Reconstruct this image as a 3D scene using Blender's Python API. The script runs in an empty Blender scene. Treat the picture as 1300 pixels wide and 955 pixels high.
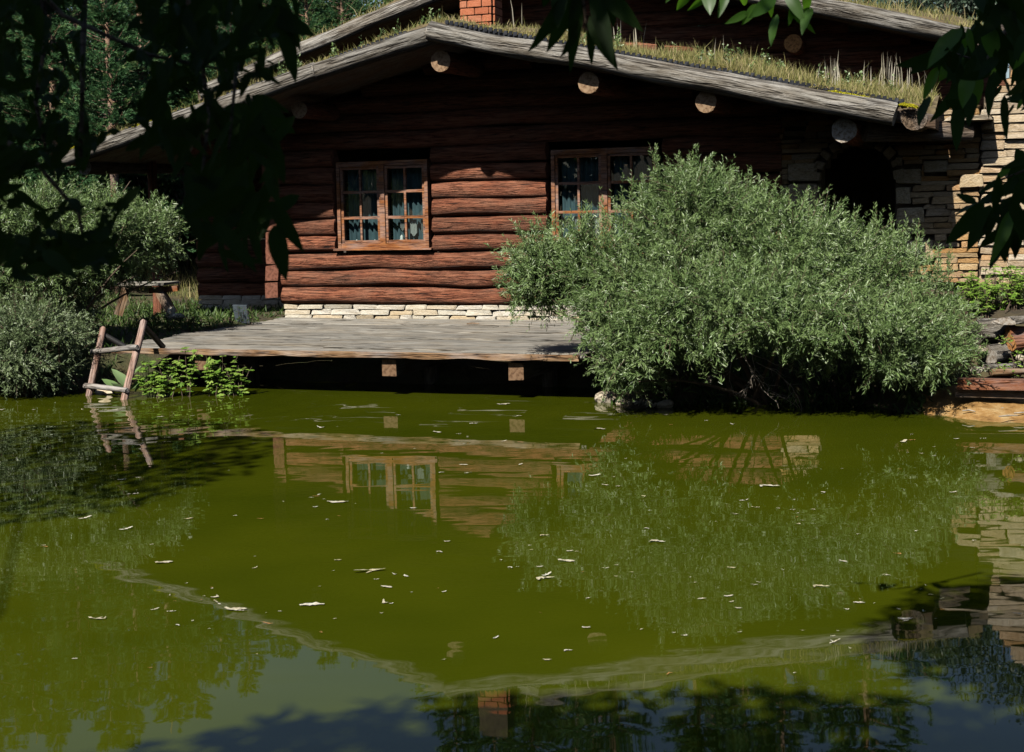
import bpy, bmesh, math, random
import numpy as np
from mathutils import Vector, Matrix, noise as mnoise
random.seed(11); RNG = np.random.default_rng(11)
S = bpy.context.scene
COL = S.collection
rad = math.radians

# ------------------------------------------------------------------ camera, light, exposure
FPX, ROLL, CAMH, PITCH = 1805.0, 0.022, 1.88, math.atan(172.5/1805)
cX = np.array([1., 0, 0]); cF = np.array([0, math.cos(PITCH), -math.sin(PITCH)]); cU = np.array([0, math.sin(PITCH), math.cos(PITCH)])
cam = bpy.data.cameras.new('camera'); camo = bpy.data.objects.new('camera', cam); COL.objects.link(camo)
cr, sr = math.cos(ROLL), math.sin(ROLL)
bx_, by_ = cr*cX - sr*cU, sr*cX + cr*cU
camo.matrix_world = Matrix(((bx_[0], by_[0], -cF[0], 0), (bx_[1], by_[1], -cF[1], 0), (bx_[2], by_[2], -cF[2], CAMH), (0, 0, 0, 1)))
cam.sensor_width = 36; cam.lens = 36*FPX/1300
cam.shift_y = -(477.5-432.5)/1300
cam.clip_start = .05; cam.clip_end = 3000
cam.dof.use_dof = True; cam.dof.focus_distance = 15.5; cam.dof.aperture_fstop = 9
S.camera = camo
w = bpy.data.worlds.new('World'); S.world = w; w.use_nodes = True
wn = w.node_tree.nodes; wl = w.node_tree.links
SUN_EL, SUN_ROT = rad(47), rad(208)
sky = wn.new('ShaderNodeTexSky'); sky.sky_type = 'NISHITA'; sky.sun_disc = False
sky.sun_elevation = SUN_EL; sky.sun_rotation = SUN_ROT; sky.altitude = 300; sky.air_density = 1.0; sky.dust_density = .6
wn['Background'].inputs[1].default_value = .055
wl.new(sky.outputs[0], wn['Background'].inputs[0])
sl = bpy.data.lights.new('sun', 'SUN'); sl.energy = 5; sl.angle = rad(.5); sl.color = (1, .95, .86)
so = bpy.data.objects.new('sun', sl); COL.objects.link(so)
so.rotation_euler = Vector((.32, .60, -.73)).to_track_quat('-Z', 'Y').to_euler()
S.view_settings.view_transform = 'Standard'; S.view_settings.look = 'None'
S.cycles.diffuse_bounces = 0
S.view_settings.gamma = 1; S.view_settings.exposure = 0.5

# ------------------------------------------------------------------ geometry of the place
TH = rad(20)
O = np.array([-1.525, 18.375, 0]); U = np.array([math.cos(TH), -math.sin(TH), 0]); N = np.array([-math.sin(TH), -math.cos(TH), 0])
def ray(px, py):
    xi = (px-650)/FPX; yi = -(py-432.5)/FPX
    return (xi*cr+yi*sr)*cX + cF + (-xi*sr+yi*cr)*cU
CAM = np.array([0, 0, CAMH])
def at_z(px, py, z):                       # a point on the level z seen in that direction
    r = ray(px, py); return CAM + r*((z-CAMH)/r[2])
def at_d(px, py, d): return CAM + ray(px, py)*d
def at_v(px, py, v):                       # a point on the plane v metres in front of the cabin wall, in (u, v, z)
    r = ray(px, py); t = np.dot(O+N*v-CAM, N)/np.dot(r, N); d = CAM+r*t-O
    return float(d@U), v, float(d[2])
def hw(u, v, z=0): return Vector(O + U*u + N*v + np.array([0, 0, z]))      # house coordinates to world
def hc(u, v, z): return Vector((u, -v, z))                                 # house coordinates in an aligned local frame
def uv_of(x, y):
    dx, dy = x-O[0], y-O[1]
    return dx*U[0]+dy*U[1], dx*N[0]+dy*N[1]
def sm(x, a, b):
    t = np.clip((x-a)/(b-a), 0, 1); return t*t*(3-2*t)

# ------------------------------------------------------------------ materials
def NT(name):
    m = bpy.data.materials.new(name); m.use_nodes = True
    return m, m.node_tree.nodes, m.node_tree.links, m.node_tree.nodes['Principled BSDF']
def ramp(n, stops):
    r = n.new('ShaderNodeValToRGB'); e = r.color_ramp.elements
    while len(e) < len(stops): e.new(.5)
    for q, (p, c) in zip(e, stops): q.position = p; q.color = (*c, 1)
    return r
def obj_coords(n, l, scale, rnd=True):
    tc = n.new('ShaderNodeTexCoord'); mp = n.new('ShaderNodeMapping'); mp.inputs['Scale'].default_value = scale
    if rnd:
        oi = n.new('ShaderNodeObjectInfo'); mu = n.new('ShaderNodeVectorMath'); mu.operation = 'SCALE'
        cb = n.new('ShaderNodeCombineXYZ')
        for k in range(3): l.new(oi.outputs['Random'], cb.inputs[k])
        l.new(cb.outputs[0], mu.inputs[0]); mu.inputs['Scale'].default_value = 57
        ad = n.new('ShaderNodeVectorMath'); l.new(tc.outputs['Object'], ad.inputs[0]); l.new(mu.outputs[0], ad.inputs[1])
        l.new(ad.outputs[0], mp.inputs[0])
    else: l.new(tc.outputs['Object'], mp.inputs[0])
    return mp.outputs[0]
def nz(n, l, vec, scale, detail=6, rough=.6):
    t = n.new('ShaderNodeTexNoise'); t.inputs['Scale'].default_value = scale; t.inputs['Detail'].default_value = detail
    t.inputs['Roughness'].default_value = rough; l.new(vec, t.inputs['Vector']); return t.outputs['Fac']
def mixc(n, l, fac, a, b, mode='MIX'):
    m = n.new('ShaderNodeMix'); m.data_type = 'RGBA'; m.blend_type = mode
    for s, i in ((fac, 0), (a, 6), (b, 7)):
        if hasattr(s, 'is_output'): l.new(s, m.inputs[i])
        else: m.inputs[i].default_value = s if i == 0 else (*s, 1)
    return m.outputs[2]
def bump(n, l, h, strength, dist, to):
    b = n.new('ShaderNodeBump'); b.inputs['Strength'].default_value = strength; b.inputs['Distance'].default_value = dist
    l.new(h, b.inputs['Height']); l.new(b.outputs[0], to.inputs['Normal']); return b
def wood(name, lo, mid, hi, grain=1.0, bstr=.6, rough=.75, blotch=(.5, .5, .5), bamt=.3, dist=.02, crack=.7):
    m, n, l, p = NT(name)
    v = obj_coords(n, l, (1.1*grain, 13*grain, 13*grain)); v2 = obj_coords(n, l, (1.3, 3.0, 3.0))
    g = nz(n, l, v, 2.6, 8, .68); c = ramp(n, [(.36, lo), (.46, mid), (.70, hi)]); l.new(g, c.inputs[0])
    b = nz(n, l, v2, 1.6, 4); br = ramp(n, [(.42, (0, 0, 0)), (.68, (1, 1, 1))]); l.new(b, br.inputs[0])
    ml = n.new('ShaderNodeMath'); ml.operation = 'MULTIPLY'; l.new(br.outputs[0], ml.inputs[0]); ml.inputs[1].default_value = bamt
    col = mixc(n, l, ml.outputs[0], c.outputs[0], blotch)
    v3 = obj_coords(n, l, (.55*grain, 9*grain, 9*grain)); ck = nz(n, l, v3, 1.5, 3, .55); cc = ramp(n, [(.455, (1, 1, 1)), (.497, (.16, .13, .11)), (.503, (.16, .13, .11)), (.53, (1, 1, 1))]); l.new(ck, cc.inputs[0])
    col = mixc(n, l, crack, col, cc.outputs[0], 'MULTIPLY')
    kn = n.new('ShaderNodeTexVoronoi'); kn.inputs['Scale'].default_value = 1.0; l.new(obj_coords(n, l, (1.7, 5, 5)), kn.inputs['Vector']); kr = ramp(n, [(.07, (.25, .2, .17)), (.13, (1, 1, 1))]); l.new(kn.outputs['Distance'], kr.inputs[0])
    col = mixc(n, l, crack, col, kr.outputs[0], 'MULTIPLY')
    hs = n.new('ShaderNodeMath'); hs.operation = 'MULTIPLY_ADD'; l.new(cc.outputs[0], hs.inputs[0]); hs.inputs[1].default_value = crack*.8; l.new(g, hs.inputs[2])
    oi = n.new('ShaderNodeObjectInfo'); mr = n.new('ShaderNodeMapRange'); mr.inputs[3].default_value = .78; mr.inputs[4].default_value = 1.2
    l.new(oi.outputs['Random'], mr.inputs[0]); hv = n.new('ShaderNodeHueSaturation'); l.new(mr.outputs[0], hv.inputs['Value']); l.new(col, hv.inputs['Color'])
    l.new(hv.outputs[0], p.inputs['Base Color']); p.inputs['Roughness'].default_value = rough; p.inputs['Specular IOR Level'].default_value = .25
    bump(n, l, hs.outputs[0], bstr, dist, p); return m
def endgrain(name, lo, hi):
    m, n, l, p = NT(name)
    v = obj_coords(n, l, (1, 1, 1), False); sp = n.new('ShaderNodeSeparateXYZ'); l.new(v, sp.inputs[0])
    cb = n.new('ShaderNodeCombineXYZ'); l.new(sp.outputs[1], cb.inputs[1]); l.new(sp.outputs[2], cb.inputs[2])
    wv = n.new('ShaderNodeTexWave'); wv.wave_type = 'RINGS'; wv.rings_direction = 'X'; wv.inputs['Scale'].default_value = 45
    wv.inputs['Distortion'].default_value = 3; wv.inputs['Detail'].default_value = 3; wv.inputs['Detail Scale'].default_value = 6
    l.new(cb.outputs[0], wv.inputs['Vector'])
    c = ramp(n, [(-.4 if False else 0, tuple(.5*(x+y) for x, y in zip(lo, hi))), (1, hi)]); l.new(wv.outputs['Fac'], c.inputs[0])
    cr_ = nz(n, l, v, 30, 4); c2 = ramp(n, [(.34, (.12, .08, .05)), (.40, (.5, .4, .3)), (.56, (1, 1, 1))]); l.new(cr_, c2.inputs[0])
    l.new(mixc(n, l, .8, c.outputs[0], c2.outputs[0], 'MULTIPLY'), p.inputs['Base Color']); p.inputs['Roughness'].default_value = .8
    bump(n, l, wv.outputs['Fac'], .4, .01, p); return m
def stone(name, stops, bstr=.7, scale=9):
    m, n, l, p = NT(name)
    oi = n.new('ShaderNodeObjectInfo'); c = ramp(n, stops); l.new(oi.outputs['Random'], c.inputs[0])
    v = obj_coords(n, l, (1, 1, 1.6)); g = nz(n, l, v, scale, 8, .7); g2 = nz(n, l, v, 3, 3)
    d = ramp(n, [(.3, (.35, .28, .2)), (.5, (.92, .9, .86)), (.7, (1.1, 1.06, 1.0))]); l.new(g, d.inputs[0])
    d2 = ramp(n, [(.35, (.7, .6, .45)), (.6, (1, 1, 1))]); l.new(g2, d2.inputs[0])
    col = mixc(n, l, .9, c.outputs[0], d.outputs[0], 'MULTIPLY'); col = mixc(n, l, .6, col, d2.outputs[0], 'MULTIPLY')
    l.new(col, p.inputs['Base Color']); p.inputs['Roughness'].default_value = .9; p.inputs['Specular IOR Level'].default_value = .2
    bump(n, l, g, bstr, .03, p); return m
def plain(name, c, rough=.7, nscale=8, var=.35, bstr=.3):
    m, n, l, p = NT(name)
    v = obj_coords(n, l, (1, 1, 1)); g = nz(n, l, v, nscale, 6, .65)
    r = ramp(n, [(.3, tuple(x*(1-var) for x in c)), (.7, tuple(x*(1+var) for x in c))]); l.new(g, r.inputs[0])
    l.new(r.outputs[0], p.inputs['Base Color']); p.inputs['Roughness'].default_value = rough; bump(n, l, g, bstr, .02, p); return m
def leafmat(name, a, b, c=None, trans=.3, rough=.42, spec=.4, tcol=None):
    m, n, l, p = NT(name)
    at = n.new('ShaderNodeAttribute'); at.attribute_name = 'tint'
    st = [(0, a), (.8, b)] + ([(1, c)] if c else []); r = ramp(n, st); l.new(at.outputs['Fac'], r.inputs[0])
    l.new(r.outputs[0], p.inputs['Base Color']); p.inputs['Roughness'].default_value = rough; p.inputs['Specular IOR Level'].default_value = spec
    t = n.new('ShaderNodeBsdfTranslucent')
    if tcol: t.inputs[0].default_value = (*tcol, 1)
    else: l.new(r.outputs[0], t.inputs[0])
    mx = n.new('ShaderNodeMixShader'); mx.inputs[0].default_value = trans
    l.new(p.outputs[0], mx.inputs[1]); l.new(t.outputs[0], mx.inputs[2]); l.new(mx.outputs[0], n['Material Output'].inputs[0]); return m

M = {}
M['log'] = wood('stained_log', (.03, .011, .007), (.27, .090, .047), (.45, .185, .10), 1.25, 1.0, blotch=(.27, .15, .10), bamt=.5, dist=.06, crack=.5)
M['log_end'] = endgrain('log_end', (.20, .11, .055), (.40, .27, .16))
M['log_end_red'] = endgrain('log_end_red', (.16, .055, .03), (.26, .10, .06))
M['grey_log'] = wood('weathered_log', (.02, .017, .013), (.27, .25, .215), (.52, .50, .46), .75, 1.0, .85, blotch=(.15, .115, .075), bamt=.6, dist=.08)
M['grey_end'] = endgrain('weathered_end', (.28, .24, .19), (.5, .46, .40))
M['orange_end'] = endgrain('fresh_end', (.42, .17, .05), (.62, .30, .10))
M['plank'] = wood('deck_plank', (.045, .04, .033), (.26, .245, .215), (.41, .39, .345), 1.0, .5, .8, blotch=(.36, .29, .2), bamt=.4)
M['edge'] = wood('deck_edge', (.05, .028, .014), (.19, .105, .05), (.34, .23, .13), 1.0, .8, .8)
M['beam_end'] = endgrain('beam_end', (.14, .075, .04), (.25, .15, .08))
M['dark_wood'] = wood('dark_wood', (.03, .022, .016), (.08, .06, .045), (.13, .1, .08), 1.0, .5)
M['frame'] = wood('varnished_frame', (.07, .02, .007), (.24, .082, .026), (.42, .18, .062), 1.4, .3, .5)
M['pole'] = wood('rusty_pole', (.14, .07, .045), (.34, .19, .13), (.48, .36, .30), 1.6, .7, .7, blotch=(.30, .29, .29), bamt=.5)
M['black_iron'] = plain('black_iron', (.012, .011, .010), .6, 20)  # ladder brace in shade, its darkness put into the colour
M['rung'] = wood('grey_rung', (.10, .09, .085), (.26, .23, .20), (.38, .35, .31), 1.6, .6, .7)
M['white_stone'] = stone('pale_ledge_stone', [(0, (.74, .70, .60)), (.3, (.80, .78, .70)), (.55, (.72, .60, .42)), (.7, (.76, .73, .66)), (1, (.82, .80, .74))], .6)
M['wall_stone'] = stone('warm_wall_stone', [(0, (.64, .36, .14)), (.2, (.78, .53, .27)), (.4, (.60, .45, .29)), (.6, (.84, .62, .36)), (.8, (.64, .52, .37)), (1, (.80, .42, .15))], .9)
M['pier_stone'] = stone('pale_wall_stone', [(0, (.68, .51, .33)), (.25, (.76, .64, .47)), (.5, (.64, .52, .38)), (.75, (.78, .70, .57)), (1, (.70, .44, .22))], .9)
M['big_stone'] = stone('sandstone_block', [(0, (.58, .47, .32)), (.5, (.66, .55, .38)), (1, (.55, .46, .34))], .8)
M['mortar'] = plain('dark_mortar', (.10, .075, .05), .95, 20)
M['white_mortar'] = plain('pale_mortar', (.55, .52, .46), .95, 20)
M['brick'] = stone('brick', [(0, (.50, .17, .09)), (.5, (.60, .22, .12)), (1, (.54, .24, .15))], .4, 18)
M['soil_roof'] = plain('roof_soil', (.12, .09, .045), .95, 14, .5)
M['board'] = wood('roof_board', (.03, .02, .013), (.09, .055, .032), (.15, .10, .06), 1.0, .5)
M['membrane'] = plain('black_membrane', (.022, .024, .03), .35, 20, .3, .1)
M['rock'] = stone('rock', [(0, (.50, .45, .36)), (.5, (.60, .54, .44)), (1, (.42, .38, .32))], .9)
M['bark'] = wood('bark', (.05, .035, .022), (.16, .11, .07), (.26, .19, .13), 1.5, 1.0, .9)
M['pine_bark'] = wood('pine_bark', (.16, .09, .05), (.34, .20, .12), (.46, .30, .2), 1.5, 1.0, .9)
M['stem'] = plain('twig', (.10, .07, .045), .8, 20)
M['pale_twig'] = plain('pale_twig', (.34, .29, .23), .8, 20)
M['rust_wood'] = wood('rusty_timber', (.03, .014, .008), (.17, .052, .018), (.30, .12, .05), 1.0, .7, .5)
M['willow'] = leafmat('willow_leaf', (.08, .15, .042), (.24, .345, .122), (.50, .58, .38), .28, .33, .6)
M['willow_dark'] = leafmat('willow_leaf_dark', (.09, .14, .055), (.22, .29, .135), (.42, .47, .34), .25, .38, .5)
M['needle'] = leafmat('needle', (.035, .11, .045), (.095, .21, .075), (.24, .33, .11), .25, .5, .3)
M['broad'] = leafmat('broad_leaf', (.04, .085, .02), (.10, .17, .04), (.2, .28, .08), .35, .45, .4)
M['blue_broad'] = leafmat('bluish_leaf', (.04, .07, .045), (.10, .15, .10), (.24, .30, .24), .3, .4, .4)
M['bright'] = leafmat('bright_leaf', (.13, .26, .03), (.27, .42, .07), (.38, .52, .12), .4, .45, .35)
M['burdock'] = leafmat('burdock_leaf', (.12, .22, .06), (.28, .40, .18), None, .3, .5, .3)
M['fore'] = leafmat('walnut_leaf', (.012, .026, .006), (.022, .045, .010), None, .3, .6, .15, (.03, .08, .006))  # hanging leaves in shade: the shade is put into a near-black colour
M['fore_light'] = leafmat('glossy_leaf', (.025, .06, .012), (.05, .11, .02), None, .45, .4, .4, (.14, .34, .02))  # hanging leaves in sun: the light is put into a brighter green
M['grass'] = leafmat('dry_grass', (.18, .21, .055), (.42, .36, .15), (.58, .48, .27), .35, .6, .2)
M['stalk'] = leafmat('seed_stalk', (.45, .40, .28), (.58, .53, .42), None, .2, .7, .2)
M['moss'] = leafmat('yellow_moss', (.38, .36, .02), (.66, .60, .03), None, .2, .8, .1)
M['sedum'] = leafmat('sedum', (.20, .17, .05), (.34, .30, .10), (.42, .26, .16), .2, .7, .2)

def simple(name, c, rough=.6):
    m, n, l, p = NT(name); p.inputs['Base Color'].default_value = (*c, 1); p.inputs['Roughness'].default_value = rough; return m
M['curtain'] = plain('blue_curtain', (.07, .115, .13), .9, 6, .3, .2)
M['lace'] = plain('white_lace', (.78, .77, .70), .9, 60, .12, .2)
M['china'] = simple('white_china', (.75, .73, .68), .3)
M['petal'] = stone('pale_leaf', [(0, (.72, .72, .66)), (.5, (.60, .58, .48)), (.8, (.50, .47, .30)), (1, (.70, .70, .68))], .2, 30)
M['petal_brown'] = plain('brown_leaf', (.42, .20, .07), .6, 30, .3, .2)
M['board_grey'] = plain('grey_sheet', (.07, .09, .105), .6, 12, .25, .2)
m, n, l, p = NT('window_glass')
tr = n.new('ShaderNodeBsdfTransparent'); tr.inputs[0].default_value = (.72, .8, .8, 1); gl = n.new('ShaderNodeBsdfGlossy'); gl.inputs['Roughness'].default_value = .01
fr = n.new('ShaderNodeLayerWeight'); fr.inputs[0].default_value = .5; pw_ = n.new('ShaderNodeMath'); pw_.operation = 'POWER'; pw_.inputs[1].default_value = 4; l.new(fr.outputs['Facing'], pw_.inputs[0])
mr = n.new('ShaderNodeMapRange'); mr.inputs[3].default_value = .07; mr.inputs[4].default_value = 1; l.new(pw_.outputs[0], mr.inputs[0]); mx = n.new('ShaderNodeMixShader')
l.new(mr.outputs[0], mx.inputs[0]); l.new(tr.outputs[0], mx.inputs[1]); l.new(gl.outputs[0], mx.inputs[2]); l.new(mx.outputs[0], n['Material Output'].inputs[0]); M['glass'] = m

# ------------------------------------------------------------------ object helpers
def tag(o, label=None, cat=None, group=None, kind=None):
    if label: o['label'] = label
    if cat: o['category'] = cat
    if group: o['group'] = group
    if kind: o['kind'] = kind
    return o
def thing(name, label, cat, loc, rotz=0., group=None):
    o = bpy.data.objects.new(name, None); COL.objects.link(o); o.location = loc; o.rotation_euler.z = rotz; o.empty_display_size = .2
    return tag(o, label, cat, group)
def link(name, me, parent=None, loc=None):
    o = bpy.data.objects.new(name, me); COL.objects.link(o)
    if parent: o.parent = parent
    if loc is not None: o.location = loc
    return o
class MB:
    def __init__(s): s.v = []; s.f = []; s.m = []
    def add(s, vs, fs, mi=0):
        b = len(s.v); s.v += [tuple(q) for q in vs]; s.f += [tuple(b+i for i in f) for f in fs]; s.m += [mi]*len(fs)
    def box(s, c, h, R=None, j=0, mi=0):
        c = Vector(c); vs = []
        for x in (-1, 1):
            for y in (-1, 1):
                for z in (-1, 1):
                    q = Vector((x*h[0], y*h[1], z*h[2]))
                    if j: q += Vector((random.uniform(-j, j), random.uniform(-j, j), random.uniform(-j, j)))
                    vs.append(c + (R @ q if R else q))
        s.add(vs, [(0, 1, 3, 2), (4, 6, 7, 5), (0, 4, 5, 1), (2, 3, 7, 6), (0, 2, 6, 4), (1, 5, 7, 3)], mi)
    def tube(s, pts, rs, seg=8, cap=True, mi=0, wob=0, sq=None):
        pts = [Vector(q) for q in pts]; n = len(pts); vs = []; up = None
        for i in range(n):
            d = (pts[min(i+1, n-1)]-pts[max(i-1, 0)]).normalized()
            a = d.orthogonal().normalized() if up is None else (up - d*up.dot(d)).normalized()
            up = a; b = d.cross(a)
            for k in range(seg):
                t = 2*math.pi*k/seg; r = rs[i]*(1+wob*random.uniform(-1, 1))
                vs.append(pts[i] + (a*math.cos(t)+b*math.sin(t))*r)
        fs = [(i*seg+k, i*seg+(k+1) % seg, (i+1)*seg+(k+1) % seg, (i+1)*seg+k) for i in range(n-1) for k in range(seg)]
        if cap: fs += [tuple(range(seg-1, -1, -1)), tuple((n-1)*seg+k for k in range(seg))]
        s.add(vs, fs, mi)
    def mesh(s, name, mats, smooth=False):
        me = bpy.data.meshes.new(name); me.from_pydata(s.v, [], s.f)
        for q in mats: me.materials.append(q)
        me.polygons.foreach_set('material_index', s.m)
        if smooth: me.polygons.foreach_set('use_smooth', [True]*len(me.polygons))
        me.update(); return me
    def build(s, name, mats, parent=None, loc=None, smooth=False):
        return link(name, s.mesh(name, mats if isinstance(mats, (list, tuple)) else [mats], smooth), parent, loc)
def np_mesh(name, V, F, mat, tint=None, smooth=False):
    """V (n,3), F (m,k) faces of one size"""
    me = bpy.data.meshes.new(name); nv, (nf, k) = len(V), F.shape
    me.vertices.add(nv); me.vertices.foreach_set('co', V.astype(np.float32).ravel())
    me.loops.add(nf*k); me.loops.foreach_set('vertex_index', F.astype(np.int32).ravel())
    me.polygons.add(nf); me.polygons.foreach_set('loop_start', np.arange(0, nf*k, k, dtype=np.int32))
    if smooth: me.polygons.foreach_set('use_smooth', np.ones(nf, bool))
    if tint is not None:
        a = me.attributes.new('tint', 'FLOAT', 'POINT'); a.data.foreach_set('value', tint.astype(np.float32))
    me.materials.append(mat); me.update(calc_edges=True); return me
def unit(a): return a/np.maximum(np.linalg.norm(a, axis=-1, keepdims=True), 1e-9)
def leaf_arrays(P, D, L, W, tint, sag=.12, rng=RNG, face=None):
    """folded four-point leaves: P base, D direction"""
    n = len(P); D = unit(D); r = rng.normal(size=(n, 3)) if face is None else rng.normal(0, .9, (n, 3)) + np.array(face); S_ = unit(np.cross(D, r)); Nn = np.cross(S_, D)
    L = np.broadcast_to(L, n)[:, None]; W = np.broadcast_to(W, n)[:, None]
    b = P; t = P + D*L - Nn*L*sag; m = P + D*L*.45
    V = np.stack([b, m + S_*W*.5 + Nn*W*.12, t, m - S_*W*.5 + Nn*W*.12], 1).reshape(-1, 3)
    i = np.arange(n)*4; F = np.concatenate([np.stack([i, i+1, i+2], 1), np.stack([i, i+2, i+3], 1)])
    return V, F, np.repeat(tint, 4)
def log(name, a, b, ra, rb, mats, parent, seg=14, wob=.05, rings=None, bend=.01, flat=1.0, roll=None):
    """a round timber from a to b (in the parent's frame), its grain along local X"""
    a, b = Vector(a), Vector(b); L = (b-a).length; rings = rings or max(4, int(L/.16)); mb = MB(); vs = []; o = random.uniform(0, 99)
    for i in range(rings+1):
        t = i/rings; x = t*L; r = ra + (rb-ra)*t
        cy = bend*mnoise.noise((x*.9+o, 0, 0))*2; cz = bend*mnoise.noise((x*.9+o, 7, 0))*2
        for k in range(seg):
            q = 2*math.pi*k/seg; rr = r*(1 + wob*mnoise.noise((x*1.6+o, 1.3*math.cos(q), 1.3*math.sin(q)))*1.6 + wob*.5*mnoise.noise((x*5+o, 3*math.cos(q), 3*math.sin(q))))
            vs.append((x + (random.uniform(-.008, .008) if i in (0, rings) else 0), cy + rr*math.cos(q)*flat, cz + rr*math.sin(q)))
    fs = [(i*seg+k, i*seg+(k+1) % seg, (i+1)*seg+(k+1) % seg, (i+1)*seg+k) for i in range(rings) for k in range(seg)]
    mb.add(vs, fs)
    mb.add([vs[k] for k in range(seg)], [tuple(range(seg-1, -1, -1))], 1); mb.add([vs[rings*seg+k] for k in range(seg)], [tuple(range(seg))], 1)
    me = mb.mesh(name, mats)
    sm_ = [len(p.vertices) == 4 for p in me.polygons]; me.polygons.foreach_set('use_smooth', sm_)
    ob = link(name, me, parent); d = (b-a).normalized()
    y = Vector((0, 0, 1)).cross(d)
    y = y.normalized() if y.length > 1e-4 else Vector((0, 1, 0)); z = d.cross(y)
    R = Matrix((d, y, z)).transposed().to_4x4(); ob.matrix_local = Matrix.Translation(a) @ R
    return ob
def beam(name, a, b, h, w_, mats, parent, j=.004):
    """a square timber along local X from a to b"""
    a, b = Vector(a), Vector(b); L = (b-a).length; mb = MB(); ns = max(1, int(L/.5)); vs = []
    for i in range(ns+1):
        for (sy, sz) in ((-1, -1), (1, -1), (1, 1), (-1, 1)):
            vs.append((L*i/ns, sy*w_/2 + random.uniform(-j, j), sz*h/2 + random.uniform(-j, j)))
    fs = [(i*4+k, i*4+(k+1) % 4, i*4+4+(k+1) % 4, i*4+4+k) for i in range(ns) for k in range(4)]
    mb.add(vs, fs); mb.add(vs[:4], [(3, 2, 1, 0)], 1); mb.add(vs[-4:], [(0, 1, 2, 3)], 1)
    ob = mb.build(name, mats, parent); d = (b-a).normalized(); y = Vector((0, 0, 1)).cross(d)
    y = y.normalized() if y.length > 1e-4 else Vector((0, 1, 0)); z = d.cross(y)
    ob.matrix_local = Matrix.Translation(a) @ Matrix((d, y, z)).transposed().to_4x4(); return ob
def stone_meshes(tagname, mat, k=7, j=.10):
    out = []
    for q in range(k):
        bm = bmesh.new(); bmesh.ops.create_cube(bm, size=1)
        for v in bm.verts: v.co += Vector([random.uniform(-j, j)*s for s in (.6, .8, 1.0)])
        bmesh.ops.bevel(bm, geom=bm.edges[:], offset=.07, segments=1, affect='EDGES', clamp_overlap=True)
        for v in bm.verts: v.co += Vector([random.uniform(-.02, .02) for _ in range(3)])
        me = bpy.data.meshes.new(tagname); bm.to_mesh(me); bm.free(); me.materials.append(mat); out.append(me)
    return out
def rock_mesh(name, r, mat, squash=(1, 1, .7), sub=2, amp=.25):
    bm = bmesh.new(); bmesh.ops.create_icosphere(bm, subdivisions=sub, radius=1); o = random.uniform(0, 99)
    for v in bm.verts:
        d = 1 + amp*mnoise.noise(v.co*1.3+Vector((o, 0, 0))) + amp*.5*mnoise.noise(v.co*3.1+Vector((o, 5, 0)))
        v.co = Vector((v.co.x*squash[0], v.co.y*squash[1], v.co.z*squash[2]))*d*r
    me = bpy.data.meshes.new(name); bm.to_mesh(me); bm.free(); me.materials.append(mat); return me

# ------------------------------------------------------------------ ground and water
def ground_z(x, y):
    x = np.asarray(x, float); y = np.asarray(y, float); u, v = uv_of(x, y)
    sv = 4.22 - 1.15*sm(u, -2.0, -1.2)*(1-sm(u, 3.6, 4.3)) - .6*sm(u, 4.3, 4.9)*(1-sm(u, 6.3, 6.9)) + .10*np.sin(u*1.7) + .05*np.sin(u*4.1)
    def bank(s): return -.75 + .75*sm(s, -1.4, .1)*1.0 + .34*sm(s, -.15, .7)
    z = bank(sv - v)
    z = z + .10*sm(sv-v, .5, 2.5) + .42*sm(u, 6.2, 7.4)*sm(sv-v, .5, 1.6)
    z = z - .12*sm(u, -1.9, -1.5)*sm(v, -.2, .0)*(1-sm(u, 3.7, 4.2))
    z = z + 3.0*sm(-v, 3.2, 10) + .055*np.maximum(-v-9, 0) + .8*sm(-u, 5, 9)*sm(-v, -2, 2)
    z = z - .45*np.exp(-((u-8.0)/1.0)**4-((v-4.1)/.42)**2)
    near = np.maximum(np.maximum(bank(4.0-y+.15*np.sin(x*1.3)), bank(-9.5-x)), bank(x-7.6+.1*np.sin(y*2)))
    near = near + .25*sm(-y, -2, 6)
    z = np.maximum(z, near)
    return z
def gz(x, y): return float(ground_z(x, y))
ax = np.concatenate([-np.geomspace(400, 16, 22), np.linspace(-15, 15, 151), np.geomspace(16, 400, 22)])
ay = np.concatenate([-np.geomspace(400, 9, 22), np.linspace(-8, 34, 211), np.geomspace(35, 600, 26)])
GX, GY = np.meshgrid(ax, ay); GZ = ground_z(GX, GY)
GZ = GZ + .03*np.sin(GX*3.1+GY*1.7)*np.sin(GY*2.3-GX) + RNG.normal(0, .008, GX.shape)
nx, ny = len(ax), len(ay); V = np.stack([GX, GY, GZ], -1).reshape(-1, 3)
ii = (np.arange(ny-1)[:, None]*nx + np.arange(nx-1)[None]).ravel(); F = np.stack([ii, ii+1, ii+nx+1, ii+nx], 1)
m, n, l, p = NT('ground_soil')
v = obj_coords(n, l, (1, 1, 1), False); a = nz(n, l, v, 1.1, 6); b = nz(n, l, v, 16, 8, .7)
c = ramp(n, [(.35, (.055, .042, .026)), (.5, (.09, .075, .035)), (.65, (.06, .09, .025))]); l.new(a, c.inputs[0])
d = ramp(n, [(.3, (.5, .5, .5)), (.7, (1.25, 1.2, 1.1))]); l.new(b, d.inputs[0])
l.new(mixc(n, l, .9, c.outputs[0], d.outputs[0], 'MULTIPLY'), p.inputs['Base Color']); p.inputs['Roughness'].default_value = .95; bump(n, l, b, .8, .05, p); M['soil'] = m
tag(link('ground', np_mesh('ground', V, F, M['soil'], smooth=True)), kind='structure')

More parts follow.
